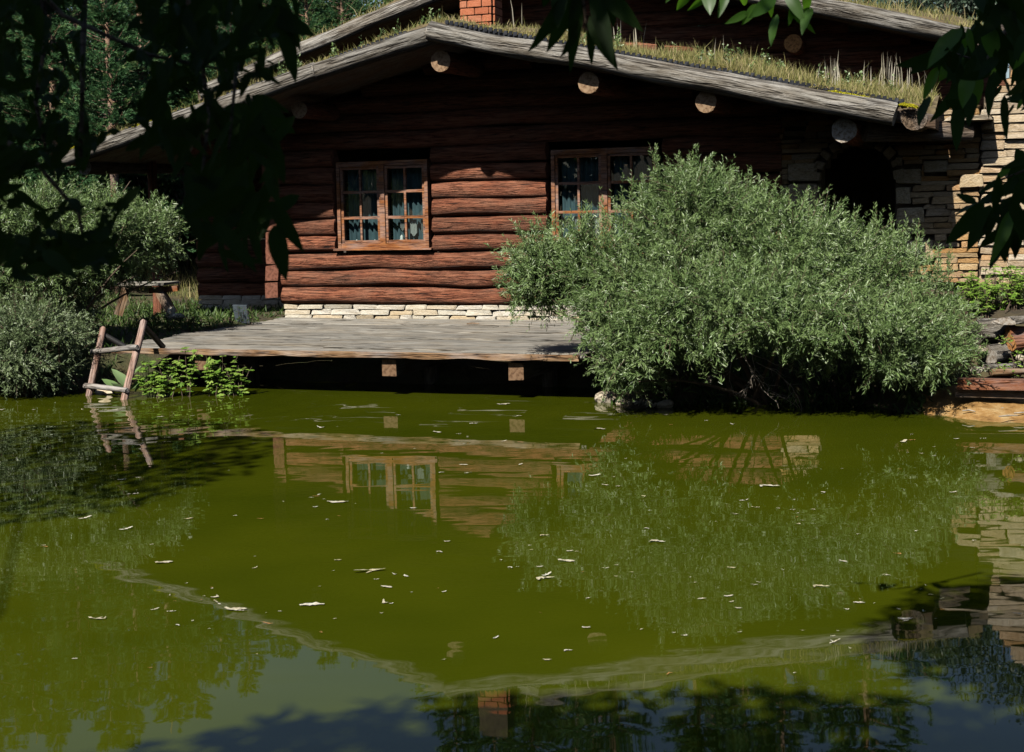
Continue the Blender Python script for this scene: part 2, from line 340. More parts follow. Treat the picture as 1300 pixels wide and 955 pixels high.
m, n, l, p = NT('pond_water')
v = obj_coords(n, l, (1, 1, 1), False)
a = nz(n, l, v, .5, 3); c = ramp(n, [(.35, (.036, .047, .0016)), (.65, (.050, .060, .0022))]); l.new(a, c.inputs[0])
l.new(c.outputs[0], p.inputs['Base Color']); p.inputs['Roughness'].default_value = .015; p.inputs['IOR'].default_value = 1.36
v2 = obj_coords(n, l, (.8, 1.6, 1), False); w1 = nz(n, l, v2, 1.6, 2, .5)
# rings spreading from the foot of the ladder
mp = n.new('ShaderNodeMapping'); tc = n.new('ShaderNodeTexCoord'); l.new(tc.outputs['Object'], mp.inputs[0])
lf = at_z(140, 503, 0); mp.inputs['Location'].default_value = (-lf[0], -lf[1], 0)
wv = n.new('ShaderNodeTexWave'); wv.wave_type = 'RINGS'; wv.rings_direction = 'Z'; wv.inputs['Scale'].default_value = .9; wv.inputs['Distortion'].default_value = .8; wv.inputs['Detail Scale'].default_value = 1.5
l.new(mp.outputs[0], wv.inputs['Vector'])
ln = n.new('ShaderNodeVectorMath'); ln.operation = 'LENGTH'; l.new(mp.outputs[0], ln.inputs[0])
mr = n.new('ShaderNodeMapRange'); mr.inputs[1].default_value = .2; mr.inputs[2].default_value = 3.6; mr.inputs[3].default_value = 1; mr.inputs[4].default_value = 0; l.new(ln.outputs['Value'], mr.inputs[0])
mm = n.new('ShaderNodeMath'); mm.operation = 'MULTIPLY'; l.new(wv.outputs['Fac'], mm.inputs[0]); l.new(mr.outputs[0], mm.inputs[1])
b1 = n.new('ShaderNodeBump'); b1.inputs['Strength'].default_value = .22; b1.inputs['Distance'].default_value = .012; l.new(mm.outputs[0], b1.inputs['Height'])
b2 = n.new('ShaderNodeBump'); b2.inputs['Strength'].default_value = .075; b2.inputs['Distance'].default_value = .02; l.new(w1, b2.inputs['Height'])
l.new(b1.outputs[0], b2.inputs['Normal']); l.new(b2.outputs[0], p.inputs['Normal']); M['water'] = m
me = bpy.data.meshes.new('pond_water'); me.from_pydata([(-14, 2.5, 0), (12, 2.5, 0), (12, 19, 0), (-14, 19, 0)], [], [(0, 1, 2, 3)]); me.materials.append(M['water'])
tag(link('pond_water', me), kind='structure')

# ------------------------------------------------------------------ log cabin
RIDGE_U, RIDGE_Z = 1.22, 4.0
def roof_z(u): return RIDGE_Z - (.252*(RIDGE_U-u) if u < RIDGE_U else .222*(u-RIDGE_U))
R2U, R2Z = 1.0, 5.66
def roof2_z(u): return R2Z - (.32*(R2U-u) if u < R2U else .27*(u-R2U))
cabin = thing('log_cabin', 'dark red log cabin with a low turf roof and small-paned windows above the deck', 'cabin', Vector(O), -TH)
LM = [M['log'], M['log_end_red']]
def wlog(u0, u1, z, r, v=0., par=cabin):
    if u1-u0 < .05: return
    log('log', hc(u0, v, z), hc(u1, v, z+random.uniform(-.006, .006)), r*random.uniform(.96, 1.06), r*random.uniform(.94, 1.06), LM, par, 16, .085, bend=.014, flat=.92, rings=max(4, int((u1-u0)/.09)))
ZB, PI_ = .635, .222
W1 = (-.74, .58); W2 = (2.19, 3.58); WZ0, WZ1 = 1.33, 2.54
k = 0
while True:
    z = ZB + PI_*(k+.5); r = .112
    # how far the gable reaches at this height
    ul = RIDGE_U - max(0, (RIDGE_Z-.2-z))/.252; ur = RIDGE_U + max(0, (RIDGE_Z-.2-z))/.222
    a, b = max(-1.60, ul), min(5.02, ur)
    if b-a < .5: break
    if WZ0-.02 < z < WZ1:
        for (q, s_) in ((a, W1[0]-.03), (W1[1]+.03, W2[0]-.05), (W2[1]+.03, b)): wlog(q, s_, z, r)
    else: wlog(a, b, z, r)
    # the crossing logs of the left corner, hewn square at the end
    if z < 2.5:
        bb = beam('log', hc(-1.685, .15+random.uniform(-.02, .02), z+.08), hc(-1.685, -4, z+.08), .205, random.uniform(.16, .2), LM, cabin, .012)
    k += 1
# recessed porch wall under the left slope and the main house behind
for k in range(10): wlog(-3.72, -1.80, .72+.215*k, .112, -1.35)
for k in range(11):
    z = 3.15 + .23*k; ul = R2U-max(0, R2Z-.2-z)/.32; ur = R2U+max(0, R2Z-.2-z)/.27
    if ur-ul > .8: wlog(max(ul, -4.5), min(ur, 7.4), z, .122, -4.)
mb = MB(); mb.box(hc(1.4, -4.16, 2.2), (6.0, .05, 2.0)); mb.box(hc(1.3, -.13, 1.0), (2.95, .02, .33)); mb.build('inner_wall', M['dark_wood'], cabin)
# posts of the porch
for (u_, v_) in ((-3.7, -.2),):
    log('post', hc(u_, v_, .4), hc(u_, v_, 3.0), .07, .065, LM, cabin, 10)
# foundation of pale ledge stone
fd = MB(); fd.box(hc(1.75, -.12, .5), (3.3, .10, .15)); fd.box(hc(-2.75, -1.42, .48), (.95, .1, .18)); fd = fd.build('foundation', M['white_mortar'], cabin)
SW = stone_meshes('stone', M['white_stone'], 7, .12)
def place_stone(meshes, par, u, v, z, du, dv, dz, off=(0, 0, 0), name='stone', rot=0):
    o = link(name, random.choice(meshes), par); o.location = hc(u-off[0], v-off[1], z-off[2]); o.scale = (du, dv, dz)
    o.rotation_euler = (random.uniform(-.02, .02), rot+random.uniform(-.015, .015), random.uniform(-.03, .03)); return o
z = .425
for rr, dz in enumerate((.065, .075, .06)):
    u_ = -1.58
    while u_ < 4.6:
        d_ = random.uniform(.14, .46); place_stone(SW, fd, u_+d_/2, random.uniform(-.012, .012), z+dz/2, d_*.97, .12, dz*random.uniform(.86, .98)); u_ += d_
    u_ = -3.7
    while u_ < -1.8 and rr > -1:
        d_ = random.uniform(.2, .4); place_stone(SW, fd, u_+d_/2, -1.3, z+dz/2+.03, d_*.97, .1, dz*.94); u_ += d_
    z += dz
# windows
def window(u0, u1, z0, z1, nrows):
    fw = .045; mb = MB(); vf = .02
    mid = (u0+u1)/2
    for (a_, b_, c_, d_) in ((u0, u0+fw, z0, z1), (u1-fw, u1, z0, z1), (mid-.036, mid+.036, z0, z1)):
        mb.box(hc((a_+b_)/2, vf, (c_+d_)/2), ((b_-a_)/2, .07, (d_-c_)/2), j=.003)
    for zc in (z0+.03, z1-.03):
        for (a_, b_) in ((u0+fw, mid-.036), (mid+.036, u1-fw)): mb.box(hc((a_+b_)/2, vf, zc), ((b_-a_)/2, .066, .03), j=.003)
    mb.box(hc(mid, .055, z0-.012), ((u1-u0)/2+.05, .085, .011), j=.003)
    win = mb.build('window', M['frame'], cabin)
    for (a_, b_) in ((u0+fw, mid-.036), (mid+.036, u1-fw)):
        sb = MB(); sw_ = .034; za, zb = z0+.062, z1-.062; mu = (a_+b_)/2; vv = vf+.02
        for uc in (a_+sw_/2+.003, b_-sw_/2-.003): sb.box(hc(uc, vv, (za+zb)/2), (sw_/2, .028, (zb-za)/2), j=.002)
        sb.box(hc(mu, vv, (za+zb)/2), (.014, .022, (zb-za)/2-.003), j=.002)
        for i in range(nrows+1):
            zc = za + (zb-za)*i/nrows; hh = .017 if 0 < i < nrows else .02; zc += (.02 if i == 0 else -.02 if i == nrows else 0)
            for (p_, q_) in ((a_+sw_+.003, mu-.014), (mu+.014, b_-sw_-.003)): sb.box(hc((p_+q_)/2, vv, zc), ((q_-p_)/2, .024, hh), j=.002)
        sb.build('sash', M['frame'], win)
        for i in range(nrows):
            for (p_, q_) in ((a_+sw_, mu-.012), (mu+.012, b_-sw_)):
                za_, zb_ = za+(zb-za)*i/nrows, za+(zb-za)*(i+1)/nrows; t = random.uniform(-.012, .012); t2 = random.uniform(-.01, .01)
                me = bpy.data.meshes.new('pane'); vv2 = vv-.008
                me.from_pydata([hc(p_, vv2+t, za_), hc(q_, vv2-t, za_), hc(q_, vv2-t+t2, zb_), hc(p_, vv2+t+t2, zb_)], [], [(0, 1, 2, 3)]); me.materials.append(M['glass'])
                link('pane', me, win)
        # gathered curtain behind the panes
        cb = MB(); nn = 40; vs = []
        for i in range(nn+1):
            uu = a_ + .04 + (b_-a_-.05)*i/nn; dv = .025*math.sin(i*1.15)+.012*math.sin(i*2.7)
            vs += [hc(uu, -.075+dv, z0+.04), hc(uu, -.075+dv*.7, z1-.02)]
        cb.add(vs, [(2*i, 2*i+2, 2*i+3, 2*i+1) for i in range(nn)]); cb.build('curtain', M['curtain'], win, smooth=True)
    return win
w1_ = window(W1[0]+.02, W1[1]-.02, WZ0+.03, 2.475, 3); w2_ = window(W2[0]+.02, W2[1]-.02, WZ0+.03, 2.535, 3)
def lace(win, u0, u1, za, zb, pts):
    mb = MB(); n_ = 16; vs = []
    for i in range(n_+1):
        t = i/n_; uu = u0+(u1-u0)*t; dz = abs(((t*pts) % 1)-.5)*2; dv = .01*math.sin(t*25)
        vs += [hc(uu, -.005+dv, za-(.05)*(1-dz)), hc(uu, -.005+dv, zb)]
    mb.add(vs, [(2*i, 2*i+2, 2*i+3, 2*i+1) for i in range(n_)]); mb.build('lace_curtain', M['lace'], win)
lace(w1_, .13, .19, 1.62, 1.72, 1); lace(w1_, .27, .36, 1.55, 1.72, 1); lace(w1_, .42, .47, 1.58, 1.72, 1)
lace(w2_, 2.48, 2.55, 1.42, 1.72, 1); lace(w2_, 2.62, 2.66, 1.42, 1.78, 1); lace(w2_, 2.73, 2.83, 1.42, 1.70, 1)
# rake logs of the front gable and of the house behind, purlins and plates
GM = [M['grey_log'], M['grey_end']]
def rk(u): return hc(u, 1.35, roof_z(u)-.105)
def rake(a, b, ra, rb, v, f, mats=GM): return log('roof_log', hc(a, v, f(a)-ra), hc(b, v, f(b)-rb), ra, rb, mats, cabin, 18, .09, bend=.012)
rake(-3.96, -.3, .10, .105, 1.33, roof_z); rake(-.45, 1.26, .10, .112, 1.31, roof_z)
rake(1.20, 6.41, .112, .125, 1.38, roof_z)
rake(-4.6, 1.1, .11, .12, -3., roof2_z); rake(.9, 7.0, .12, .12, -2.96, roof2_z)
EM = [M['log'], M['log_end']]
for (u_, z_, r_, v_) in ((1.25, 3.565, .125, 1.2), (3.08, 3.22, .125, 1.29), (4.4, 2.96, .12, 1.29), (-.75, 3.1, .11, .95), (-2.4, 2.72, .11, .95)):
    log('purlin', hc(u_, v_, z_), hc(u_, -3.9, z_+.1), r_, r_, EM, cabin, 14, .05)
log('purlin', hc(5.86, 1.2, 2.585), hc(5.86, -1.5, 2.6), .135, .135, [M['log'], M['grey_end']], cabin, 14, .06)
log('purlin', hc(6.06, .95, 2.58), hc(7.1, .35, 2.56), .11, .11, [M['bark'], M['grey_end']], cabin, 14, .06)
log('eave_log', hc(6.60, 1.27, 2.69), hc(6.72, -3.8, 2.75), .13, .15, [M['bark'], M['bark']], cabin, 14, .1)
log('eave_log', hc(-3.85, 1.1, 2.5), hc(-3.9, -3.8, 2.6), .11, .12, [M['bark'], M['grey_end']], cabin, 14, .1)
for (u_, z_, r_, me_) in ((4.62, 4.02, .125, M['orange_end']), (6.6, 3.75, .11, M['grey_end']), (-2.4, 4.45, .12, M['log_end_red']), (1.0, 5.3, .12, M['log_end'])):
    log('purlin', hc(u_, -3.45, z_), hc(u_, -5, z_), r_, r_, [M['log'], me_], cabin, 14, .06)
for (u_, du_) in ((-2.32, .14), (-2.05, .12), (2.25, .75), (3.0, .5), (3.7, .3)):
    z_ = 4.58 if u_ < 0 else 4.13-.04*(u_-2)
    log('log', hc(u_-du_/2, -3.72, z_), hc(u_+du_/2, -3.72, z_-.02), .11, .10, LM, cabin, 12, .08)
# roof boards and turf
def slab(name, ul, ur, vf, vb, f, dz0, dz1, ridge, mat):
    mb = MB(); us = [ul, ridge, ur]
    vs = []
    for v_ in (vf, vb):
        for u_ in us: vs += [hc(u_, v_, f(u_)+dz0), hc(u_, v_, f(u_)+dz1)]
    mb.add(vs, [(0, 2, 3, 1), (2, 4, 5, 3), (6, 7, 9, 8), (8, 9, 11, 10), (1, 3, 9, 7), (3, 5, 11, 9), (0, 6, 8, 2), (2, 8, 10, 4), (0, 1, 7, 6), (4, 10, 11, 5)])
    return mb.build(name, mat, cabin)
slab('roof_boarding', -3.98, 6.80, 1.26, -3.9, roof_z, -.19, -.05, RIDGE_U, M['board'])
slab('roof_boarding', -4.7, 7.25, -3.05, -11, roof2_z, -.2, -.06, R2U, M['board'])
def turf_top(u, v, f, vf):
    t = np.clip((vf-v)/.8, 0, 1)
    return f(u) + .015 + .13*t*t*(3-2*t)*(1+.4*math.sin(u*3.1)) + .02*math.sin(u*9+v*4)
def turf(name, ul, ur, vf, vb, f):
    us = np.linspace(ul, ur, 90); vs_ = vf - (np.linspace(0, 1, 20)**1.7)*(vf-vb); mb = MB(); vs = []
    for v_ in vs_:
        for u_ in us: vs.append(hc(u_, v_, turf_top(u_, v_, f, vf)))
    nn = len(us); fs = [(i*nn+k, i*nn+k+1, (i+1)*nn+k+1, (i+1)*nn+k) for i in range(len(vs_)-1) for k in range(nn-1)]
    vs += [hc(u_, vf, f(u_)-.06) for u_ in us]; b0 = len(vs_)*nn
    fs += [(b0+k, b0+k+1, k+1, k) for k in range(nn-1)]
    mb.add(vs, fs); return mb.build(name, M['soil_roof'], cabin, smooth=True)
turf('roof_turf', -3.95, 6.8, 1.24, -3.9, roof_z); turf('roof_turf', -4.65, 7.2, -3.1, -11, roof2_z)
def to_h(A): return np.stack([A[:, 0], -A[:, 1], A[:, 2]], 1)
def blades(name, u, v, h, wid, f, vf, mat, lean=.35, tint=None, par=cabin):
    n_ = len(u); z0 = np.array([turf_top(a_, b_, f, vf) for a_, b_ in zip(u, v)])-.01
    base = to_h(np.stack([u, v, z0], 1)); ang = RNG.uniform(0, 6.28, n_); ln_ = RNG.normal(0, lean, (n_, 2))
    tip = base + np.stack([ln_[:, 0]*h, ln_[:, 1]*h, h], 1); s_ = np.stack([np.cos(ang), np.sin(ang), 0*ang], 1)*np.asarray(wid).reshape(-1, 1)/2
    mid = (base*.55+tip*.45) + np.stack([-ln_[:, 0]*h*.15, -ln_[:, 1]*h*.15, h*.08], 1)
    V = np.stack([base-s_, base+s_, mid+s_*.8, tip, mid-s_*.8], 1).reshape(-1, 3); i = np.arange(n_)*5
    F = np.concatenate([np.stack([i, i+1, i+2], 1), np.stack([i, i+2, i+4], 1), np.stack([i+4, i+2, i+3], 1)])
    t = RNG.uniform(0, 1, n_) if tint is None else tint
    return tag(link(name, np_mesh(name, V, F, mat, np.repeat(t, 5)), par), kind='stuff')
n_ = 42000; uu = RNG.uniform(1.5, 6.75, n_); vv = 1.22-RNG.gamma(1.2, .45, n_)
patch = .55+.45*np.sin(uu*2.7+1)*np.sin(uu*1.1+vv*2); dens = sm(uu, 1.6, 3.2)*.75+.25
keep = RNG.uniform(0, 1, n_) < dens*(.35+.65*patch); uu, vv = uu[keep], np.maximum(vv[keep], -3.6)
blades('roof_grass', uu, vv, RNG.gamma(2.4, .027, len(uu))*(.6+.5*sm(uu, 2, 5)), .0075, roof_z, 1.24, M['grass'])
n_ = 5000; uu = RNG.uniform(-3.9, 1.5, n_); vv = 1.22-RNG.gamma(1.2, .35, n_)
blades('roof_grass', uu, np.maximum(vv, -3.6), RNG.gamma(3, .018, n_), .008, roof_z, 1.24, M['grass'], .5)
n_ = 2600; uu = np.concatenate([RNG.uniform(-4.6, -.5, n_//2), RNG.uniform(4.5, 7.15, n_//2)]); vv = -3.1-RNG.gamma(1.2, .35, n_)
blades('roof_grass', uu, vv, RNG.gamma(3, .03, n_), .009, roof2_z, -3.1, M['grass'], .4)
# tall seed stalks standing in clusters
cl = []
for (px, py, q) in ((1050, 88, 10), (1064, 85, 9), (1100, 95, 4), (1122, 100, 9), (1130, 100, 6), (1150, 105, 4), (1160, 105, 3), (1178, 110, 3), (775, 48, 4), (788, 50, 3), (811, 50, 5), (910, 65, 2), (655, 32, 3), (705, 40, 3), (720, 40, 3)):
    u_ = at_v(px, py, .6)[0]
    for _ in range(q): cl.append((u_+random.gauss(0, .045), .6+random.gauss(0, .18)))
cl = np.array(cl); blades('seed_stalk', cl[:, 0], cl[:, 1], RNG.uniform(.22, .42, len(cl)), .012, roof_z, 1.24, M['stalk'], .09)
# sedum, moss and small herbs: tufts of tiny leaves
def tufts(name, spots, mat, size, n_each, hmax, par, f=None, vf=1.24):
    P = []
    for (u_, v_, r_) in spots:
        a_ = RNG.uniform(0, 6.28, n_each); q = r_*np.sqrt(RNG.uniform(0, 1, n_each)); uu = u_+q*np.cos(a_); vv = v_+q*np.sin(a_)*.6
        zz = np.array([f(x_, y_) for x_, y_ in zip(uu, vv)]) + RNG.uniform(0, hmax, n_each)*(1-(q/r_)**2)
        P.append(np.stack([uu, vv, zz], 1))
    P = to_h(np.concatenate(P)); D = RNG.normal(size=P.shape)*[1, 1, .6]+[0, 0, .7]
    V, F, t = leaf_arrays(P, D, RNG.uniform(.6, 1.4, len(P))*size, RNG.uniform(.4, .8, len(P))*size, RNG.uniform(0, 1, len(P)))
    return tag(link(name, np_mesh(name, V, F, mat, t), par), kind='stuff')
tt = lambda u_, v_: turf_top(u_, v_, roof_z, 1.24)
lt = lambda u_, v_: roof_z(u_)-.02          # on top of the rake log
tufts('yellow_moss', [(at_v(x_, y_, 1.38)[0], 1.34, r_) for (x_, y_, r_) in ((1062, 113, .13), (1072, 114, .14), (1082, 116, .13), (1095, 120, .08), (1150, 122, .07), (1157, 123, .07), (98, 186, .16), (112, 182, .1), (172, 157, .09), (192, 152, .07))], M['moss'], .016, 500, .035, cabin, lt)
tufts('sedum', [(RNG.uniform(-.5, 1.3), RNG.uniform(.9, 1.22), .09) for _ in range(26)] + [(RNG.uniform(1.3, 3.0), RNG.uniform(.9, 1.22), .09) for _ in range(22)] + [(RNG.uniform(3.0, 6.7), RNG.uniform(.95, 1.23), .09) for _ in range(45)] + [(RNG.uniform(-3.8, -.5), RNG.uniform(1.0, 1.22), .1) for _ in range(24)] + [(at_v(1100, 122, 1.3)[0], 1.3, .10), (at_v(1040, 105, 1.3)[0], 1.33, .12)], M['sedum'], .016, 130, .06, cabin, tt)
herb = [(RNG.uniform(-1.2, 1.2), RNG.uniform(.5, 1.15), .05) for _ in range(16)] + [(RNG.uniform(2.5, 6.4), RNG.uniform(.2, 1.1), .05) for _ in range(36)]
tufts('roof_herb', herb, M['willow'], .035, 50, .22, cabin, tt)
# dimpled black membrane along the turf edge
mb = MB(); u_ = 1.35
while u_ < 6.5:
    mb.box(hc(u_+.02, 1.262+random.uniform(0, .015), roof_z(u_)+.022+random.uniform(-.006, .006)), (.019, .012, .022), j=.004)
    mb.box(hc(u_+.03, 1.25, roof_z(u_)-.005), (.03, .008, .022)); u_ += .06
u_ = -3.5
while u_ < 1.2:
    if mnoise.noise((u_*1.3, 3, 0)) > -.1: mb.box(hc(u_+.02, 1.262+random.uniform(0, .015), roof_z(u_)+.012+random.uniform(-.006, .006)), (.019, .012, .02), j=.004)
    u_ += .06
tag(mb.build('drainage_membrane', M['membrane'], cabin), kind='stuff')
# chimney
ca = at_v(585, 28, -1.6); cbq = at_v(625, 28, -1.6); cw = cbq[0]-ca[0]; cu = (ca[0]+cbq[0])/2
zb0 = roof_z(cu)-.05
ch = MB(); ch.box(hc(cu, -1.6-cw*.35, zb0+.9), (cw/2-.012, cw*.35-.012, .9)); ch = ch.build('chimney', M['mortar'], cabin)
BR = stone_meshes('brick', M['brick'], 4, .02)
hh = .102
for rw in range(14):
    for (axis, ln_, fx) in (('u', cw, -1.6), ('r', cw*.7, cu+cw/2), ('l', cw*.7, cu-cw/2)):
        x_ = -(.5 if rw % 2 else 0)*.21
        while x_ < ln_-.02:
            a_, b_ = max(x_, 0), min(x_+.21, ln_)
            if b_-a_ > .03:
                o = link('brick', random.choice(BR), ch); zc = zb0+.04+rw*hh+hh/2
                if axis == 'u': o.location = hc(cu-cw/2+(a_+b_)/2, fx, zc); o.scale = (b_-a_-.012, .05, hh-.014)
                else: o.location = hc(fx, -1.6-(a_+b_)/2-.03, zc); o.scale = (.05, b_-a_-.012, hh-.014)
            x_ += .21

# ------------------------------------------------------------------ stone walls beside the cabin
ST = stone_meshes('stone', M['wall_stone'], 8, .13); BG = stone_meshes('stone', M['big_stone'], 5, .08); PS = stone_meshes('stone', M['pier_stone'], 8, .13)
AU, AR, AZ0 = 5.875, .415, 2.06                      # arch centre, radius, springing height
wb = (6.1, 0, .3)
arch = thing('stone_wall', 'brown ledge-stone wall with a dark round arched opening at the end of the cabin', 'stone wall', hw(*wb), -TH)
def W_(u, v, z): return hc(u-wb[0], v-wb[1], z-wb[2])
mb = MB()
def blk(u0, u1, z0, z1, v0=-.36, v1=-.03): mb.box(W_((u0+u1)/2, (v0+v1)/2, (z0+z1)/2), ((u1-u0)/2, (v1-v0)/2, (z1-z0)/2))
blk(5.0, AU-AR, .3, 2.9); blk(AU+AR, 7.22, .3, 2.76)
ns = 12
for i in range(ns):
    u0 = AU-AR+2*AR*i/ns; u1 = u0+2*AR/ns; um = (u0+u1)/2; zt = AZ0+math.sqrt(max(0, AR**2-(um-AU)**2)); blk(u0, u1, zt, 2.88)
mb.box(W_(5.9, -1.7, 1.6), (.9, .05, 1.4)); mb.box(W_(7.15, -1.0, 1.5), (.06, .7, 1.2))
mb.build('wall_core', M['mortar'], arch)
big = []
for (x0, y0, x1, y1) in ((1001, 206, 1038, 232), (1000, 233, 1040, 262), (1137, 214, 1171, 235), (1138, 237, 1157, 259), (1138, 264, 1174, 284), (1150, 304, 1186, 330), (1173, 203, 1204, 219), (1137, 200, 1146, 211), (996, 166, 1022, 174)):
    a_, b_ = at_v(x0, y1, 0), at_v(x1, y0, 0); r_ = (a_[0], b_[0], a_[2], b_[2]); big.append(r_)
    if r_[1]-r_[0] < .03: continue
    place_stone(BG, arch, (r_[0]+r_[1])/2, 0.0, (r_[2]+r_[3])/2, (r_[1]-r_[0])*.97, .13, (r_[3]-r_[2])*.95, wb)
for i in range(11):                                     # voussoirs
    t = math.pi*(i+.5)/11; R_ = AR+.055; o = link('stone', random.choice(BG), arch); o.location = W_(AU-math.cos(t)*R_, .01+random.uniform(-.01, .012), AZ0+math.sin(t)*R_)
    o.rotation_euler = (0, -(math.pi/2-t)+random.uniform(-.05, .05), 0); o.scale = (random.uniform(.07, .105), .13, random.uniform(.09, .125))
def fill(par, off, u0, u1, z0, z1, meshes, obst, lo=.055, hi=.09, lmin=.12, lmax=.4, v=0., left=None):
    z = z0; cnt = 0
    while z < z1-.02:
        dz = min(random.uniform(lo, hi), z1-z); iv = []
        for (a_, b_, c_, d_) in obst:
            if c_ < z+dz*.75 and d_ > z+dz*.25: iv.append((a_, b_))
        zc = z+dz/2
        iv.sort(); ua = left(zc) if left else u0; segs = []
        for (a_, b_) in iv:
            if a_ > ua: segs.append((ua, a_))
            ua = max(ua, b_)
        if ua < u1: segs.append((ua, u1))
        for (a_, b_) in segs:
            x_ = a_
            while x_ < b_-.015:
                d_ = random.uniform(lmin, lmax)
                if b_-(x_+d_) < .1: d_ = b_-x_
                place_stone(meshes, par, x_+d_/2, v+random.uniform(-.02, .02), zc, d_*.975, random.uniform(.1, .14), dz*random.uniform(.86, .97), off); x_ += d_; cnt += 1
        z += dz
    return cnt
ob = list(big)
for i in range(80):
    zz = .3+i*.0375
    hwid = AR+(.02 if zz < AZ0 else .0)
    if zz+.019 > AZ0:
        q = zz+.019-AZ0; hwid = math.sqrt(max(0, (AR+.115)**2-q*q)) if q < AR+.115 else 0
    if hwid > 0: ob.append((AU-hwid, AU+hwid, zz, zz+.0375))
cnt = fill(arch, wb, 5.0, 7.2, .9, 2.86, ST, ob, .042, .085, .12, .42)
cap = thing('stone_ledge', 'flat pale stone slab jutting from the wall top beside the roof eave', 'stone slab', hw(7.1, .1, 2.66), -TH)
place_stone(PS, cap, 7.1, .22, 2.70, .5, .62, .055, (7.1, .1, 2.66), 'slab'); place_stone(ST, cap, 7.28, .1, 2.62, .14, .2, .09, (7.1, .1, 2.66), 'slab')
wb2 = (8.3, .1, .6)
pier = thing('stone_wall', 'pale sunlit ledge-stone wall at the right edge rising behind the hanging leaves', 'stone wall', hw(*wb2), -TH)
mb = MB()
for (u0, u1, zt) in ((7.24, 7.5, 2.95), (7.5, 7.8, 3.3), (7.8, 9.3, 3.5)): mb.box(hc((u0+u1)/2-wb2[0], -.12-wb2[1], (zt+.3)/2-wb2[2]), ((u1-u0)/2, .12, (zt-.3)/2))
mb.build('wall_core', M['mortar'], pier)
cnt2 = fill(pier, wb2, 7.22, 9.2, .7, 3.5, PS, [], .06, .11, .2, .55, .03, lambda z: 7.22 if z < 2.78 else 7.22+(z-2.78)*.75)
o = link('stone', BG[0], pier); o.location = hc(7.12-wb2[0], .08-wb2[1], 2.03-wb2[2]); o.scale = (.24, .12, .13)
print('stones', cnt, cnt2)

# ------------------------------------------------------------------ deck, ladder, table
DZ = .45; DU0, DU1, DV1 = -1.62, 3.74, 3.96
deck = thing('wooden_deck', 'weathered grey plank deck reaching out over the pond', 'deck', hw(1, 2, DZ), -TH)
dof = (1, 2, DZ)
nv = 14; pw = (DV1-.08)/nv
for i in range(nv):
    v0 = .08+pw*i; L = []; uc = DU0+random.uniform(-.05, .05)
    cut = random.choice([None, None, random.uniform(.2, 2.6)]); e_ = DU1+random.uniform(-.05, .05)
    segs = [(uc, e_)] if not cut else [(uc, cut-.003), (cut+.003, e_)]
    for (a_, b_) in segs:
        zo = random.uniform(-.011, .011); beam('plank', hc(a_-1, v0+pw/2-2, -.024+zo), hc(b_-1, v0+pw/2-2, -.024+zo+random.uniform(-.004, .004)), .042, pw-random.uniform(.018, .045), [M['plank'], M['edge']], deck, .007)
# live-edge board along the front
mb = MB(); nn = 60; vs = []
for i in range(nn+1):
    x_ = (DU1-DU0)*i/nn; o_ = .022*mnoise.noise((x_*1.8, 0, 0))+.012*mnoise.noise((x_*6, 4, 0)); d_ = .014*mnoise.noise((x_*2.5, 9, 0))
    vs += [(x_, -.02, .0), (x_, -.05+o_, 0.0), (x_, -.05+o_*.3, -.058+d_), (x_, .0, -.065)]
mb.add(vs, [(4*i+k, 4*i+4+k, 4*i+4+(k+1) % 4, 4*i+(k+1) % 4) for i in range(nn) for k in range(4)]); mb.add([vs[0], vs[1], vs[2], vs[3]], [(0, 1, 2, 3)]); mb.add(vs[-4:], [(3, 2, 1, 0)])
mb.build('edge_board', M['edge'], deck, hc(DU0-1, DV1-2-.02, .001))
for (x_, y_) in ((256, 460), (494, 467), (655, 472), (815, 474)):
    u_, _, z_ = at_v(x_, y_, DV1-.04)
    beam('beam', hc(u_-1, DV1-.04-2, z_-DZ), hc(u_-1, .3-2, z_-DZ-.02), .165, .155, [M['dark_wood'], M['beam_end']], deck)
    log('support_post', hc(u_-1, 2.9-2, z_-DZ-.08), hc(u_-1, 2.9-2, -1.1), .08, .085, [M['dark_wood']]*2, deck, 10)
ladder = None
fb = at_z(159, 507, 0); lb = at_z(114, 502, 0)
ladder = thing('pole_ladder', 'rusty brown pole ladder leaning on the deck corner with its foot in the water', 'ladder', Vector(((fb[0]+lb[0])/2, (fb[1]+lb[1])/2, 0)))
L0 = ladder.location
def rel(p_): return Vector(p_)-L0
back = Vector(-N)*.42
def pole(foot, px, py, d):
    top = at_d(px, py, d); f_ = Vector(foot); t_ = Vector(top); dd = (t_-f_).normalized(); f2 = f_-dd*.35
    log('pole', rel(f2), rel(t_), .040, .034, [M['pole'], M['log_end']], ladder, 12, .10, bend=.012); return f_, t_
rf, rt = pole(fb, 181, 407, 14.85/1.0); lf_, lt_ = pole(lb, 131, 417, 15.2)
def lerp(a_, b_, t): return a_+(b_-a_)*t
for t in (.13, .655):
    a_, b_ = lerp(lf_, lt_, t), lerp(rf, rt, t); d_ = (b_-a_).normalized(); off = Vector(N)*.05
    log('rung', rel(a_-d_*.07+off), rel(b_+d_*.05+off), .030, .027, [M['rung'], M['rung']], ladder, 10, .1)
for (a_, foot_) in ((lerp(rf, rt, .93), (207, 440.5)), (lerp(lf_, lt_, .9), (159, 440.5))):
    log('brace', rel(a_+Vector(-N)*.04), rel(at_z(*foot_, DZ+.005)), .03, .032, [M['black_iron']]*2, ladder, 8)
tb = at_d(175, 398, 18.0); tz = gz(tb[0], tb[1])
table = thing('garden_table', 'plank garden table with a slanting orange wooden leg beside the left bushes', 'table', Vector((tb[0], tb[1], tz)), -TH)
def tl(px, py, d): return Matrix.Rotation(TH, 3, 'Z') @ (Vector(at_d(px, py, d))-table.location)
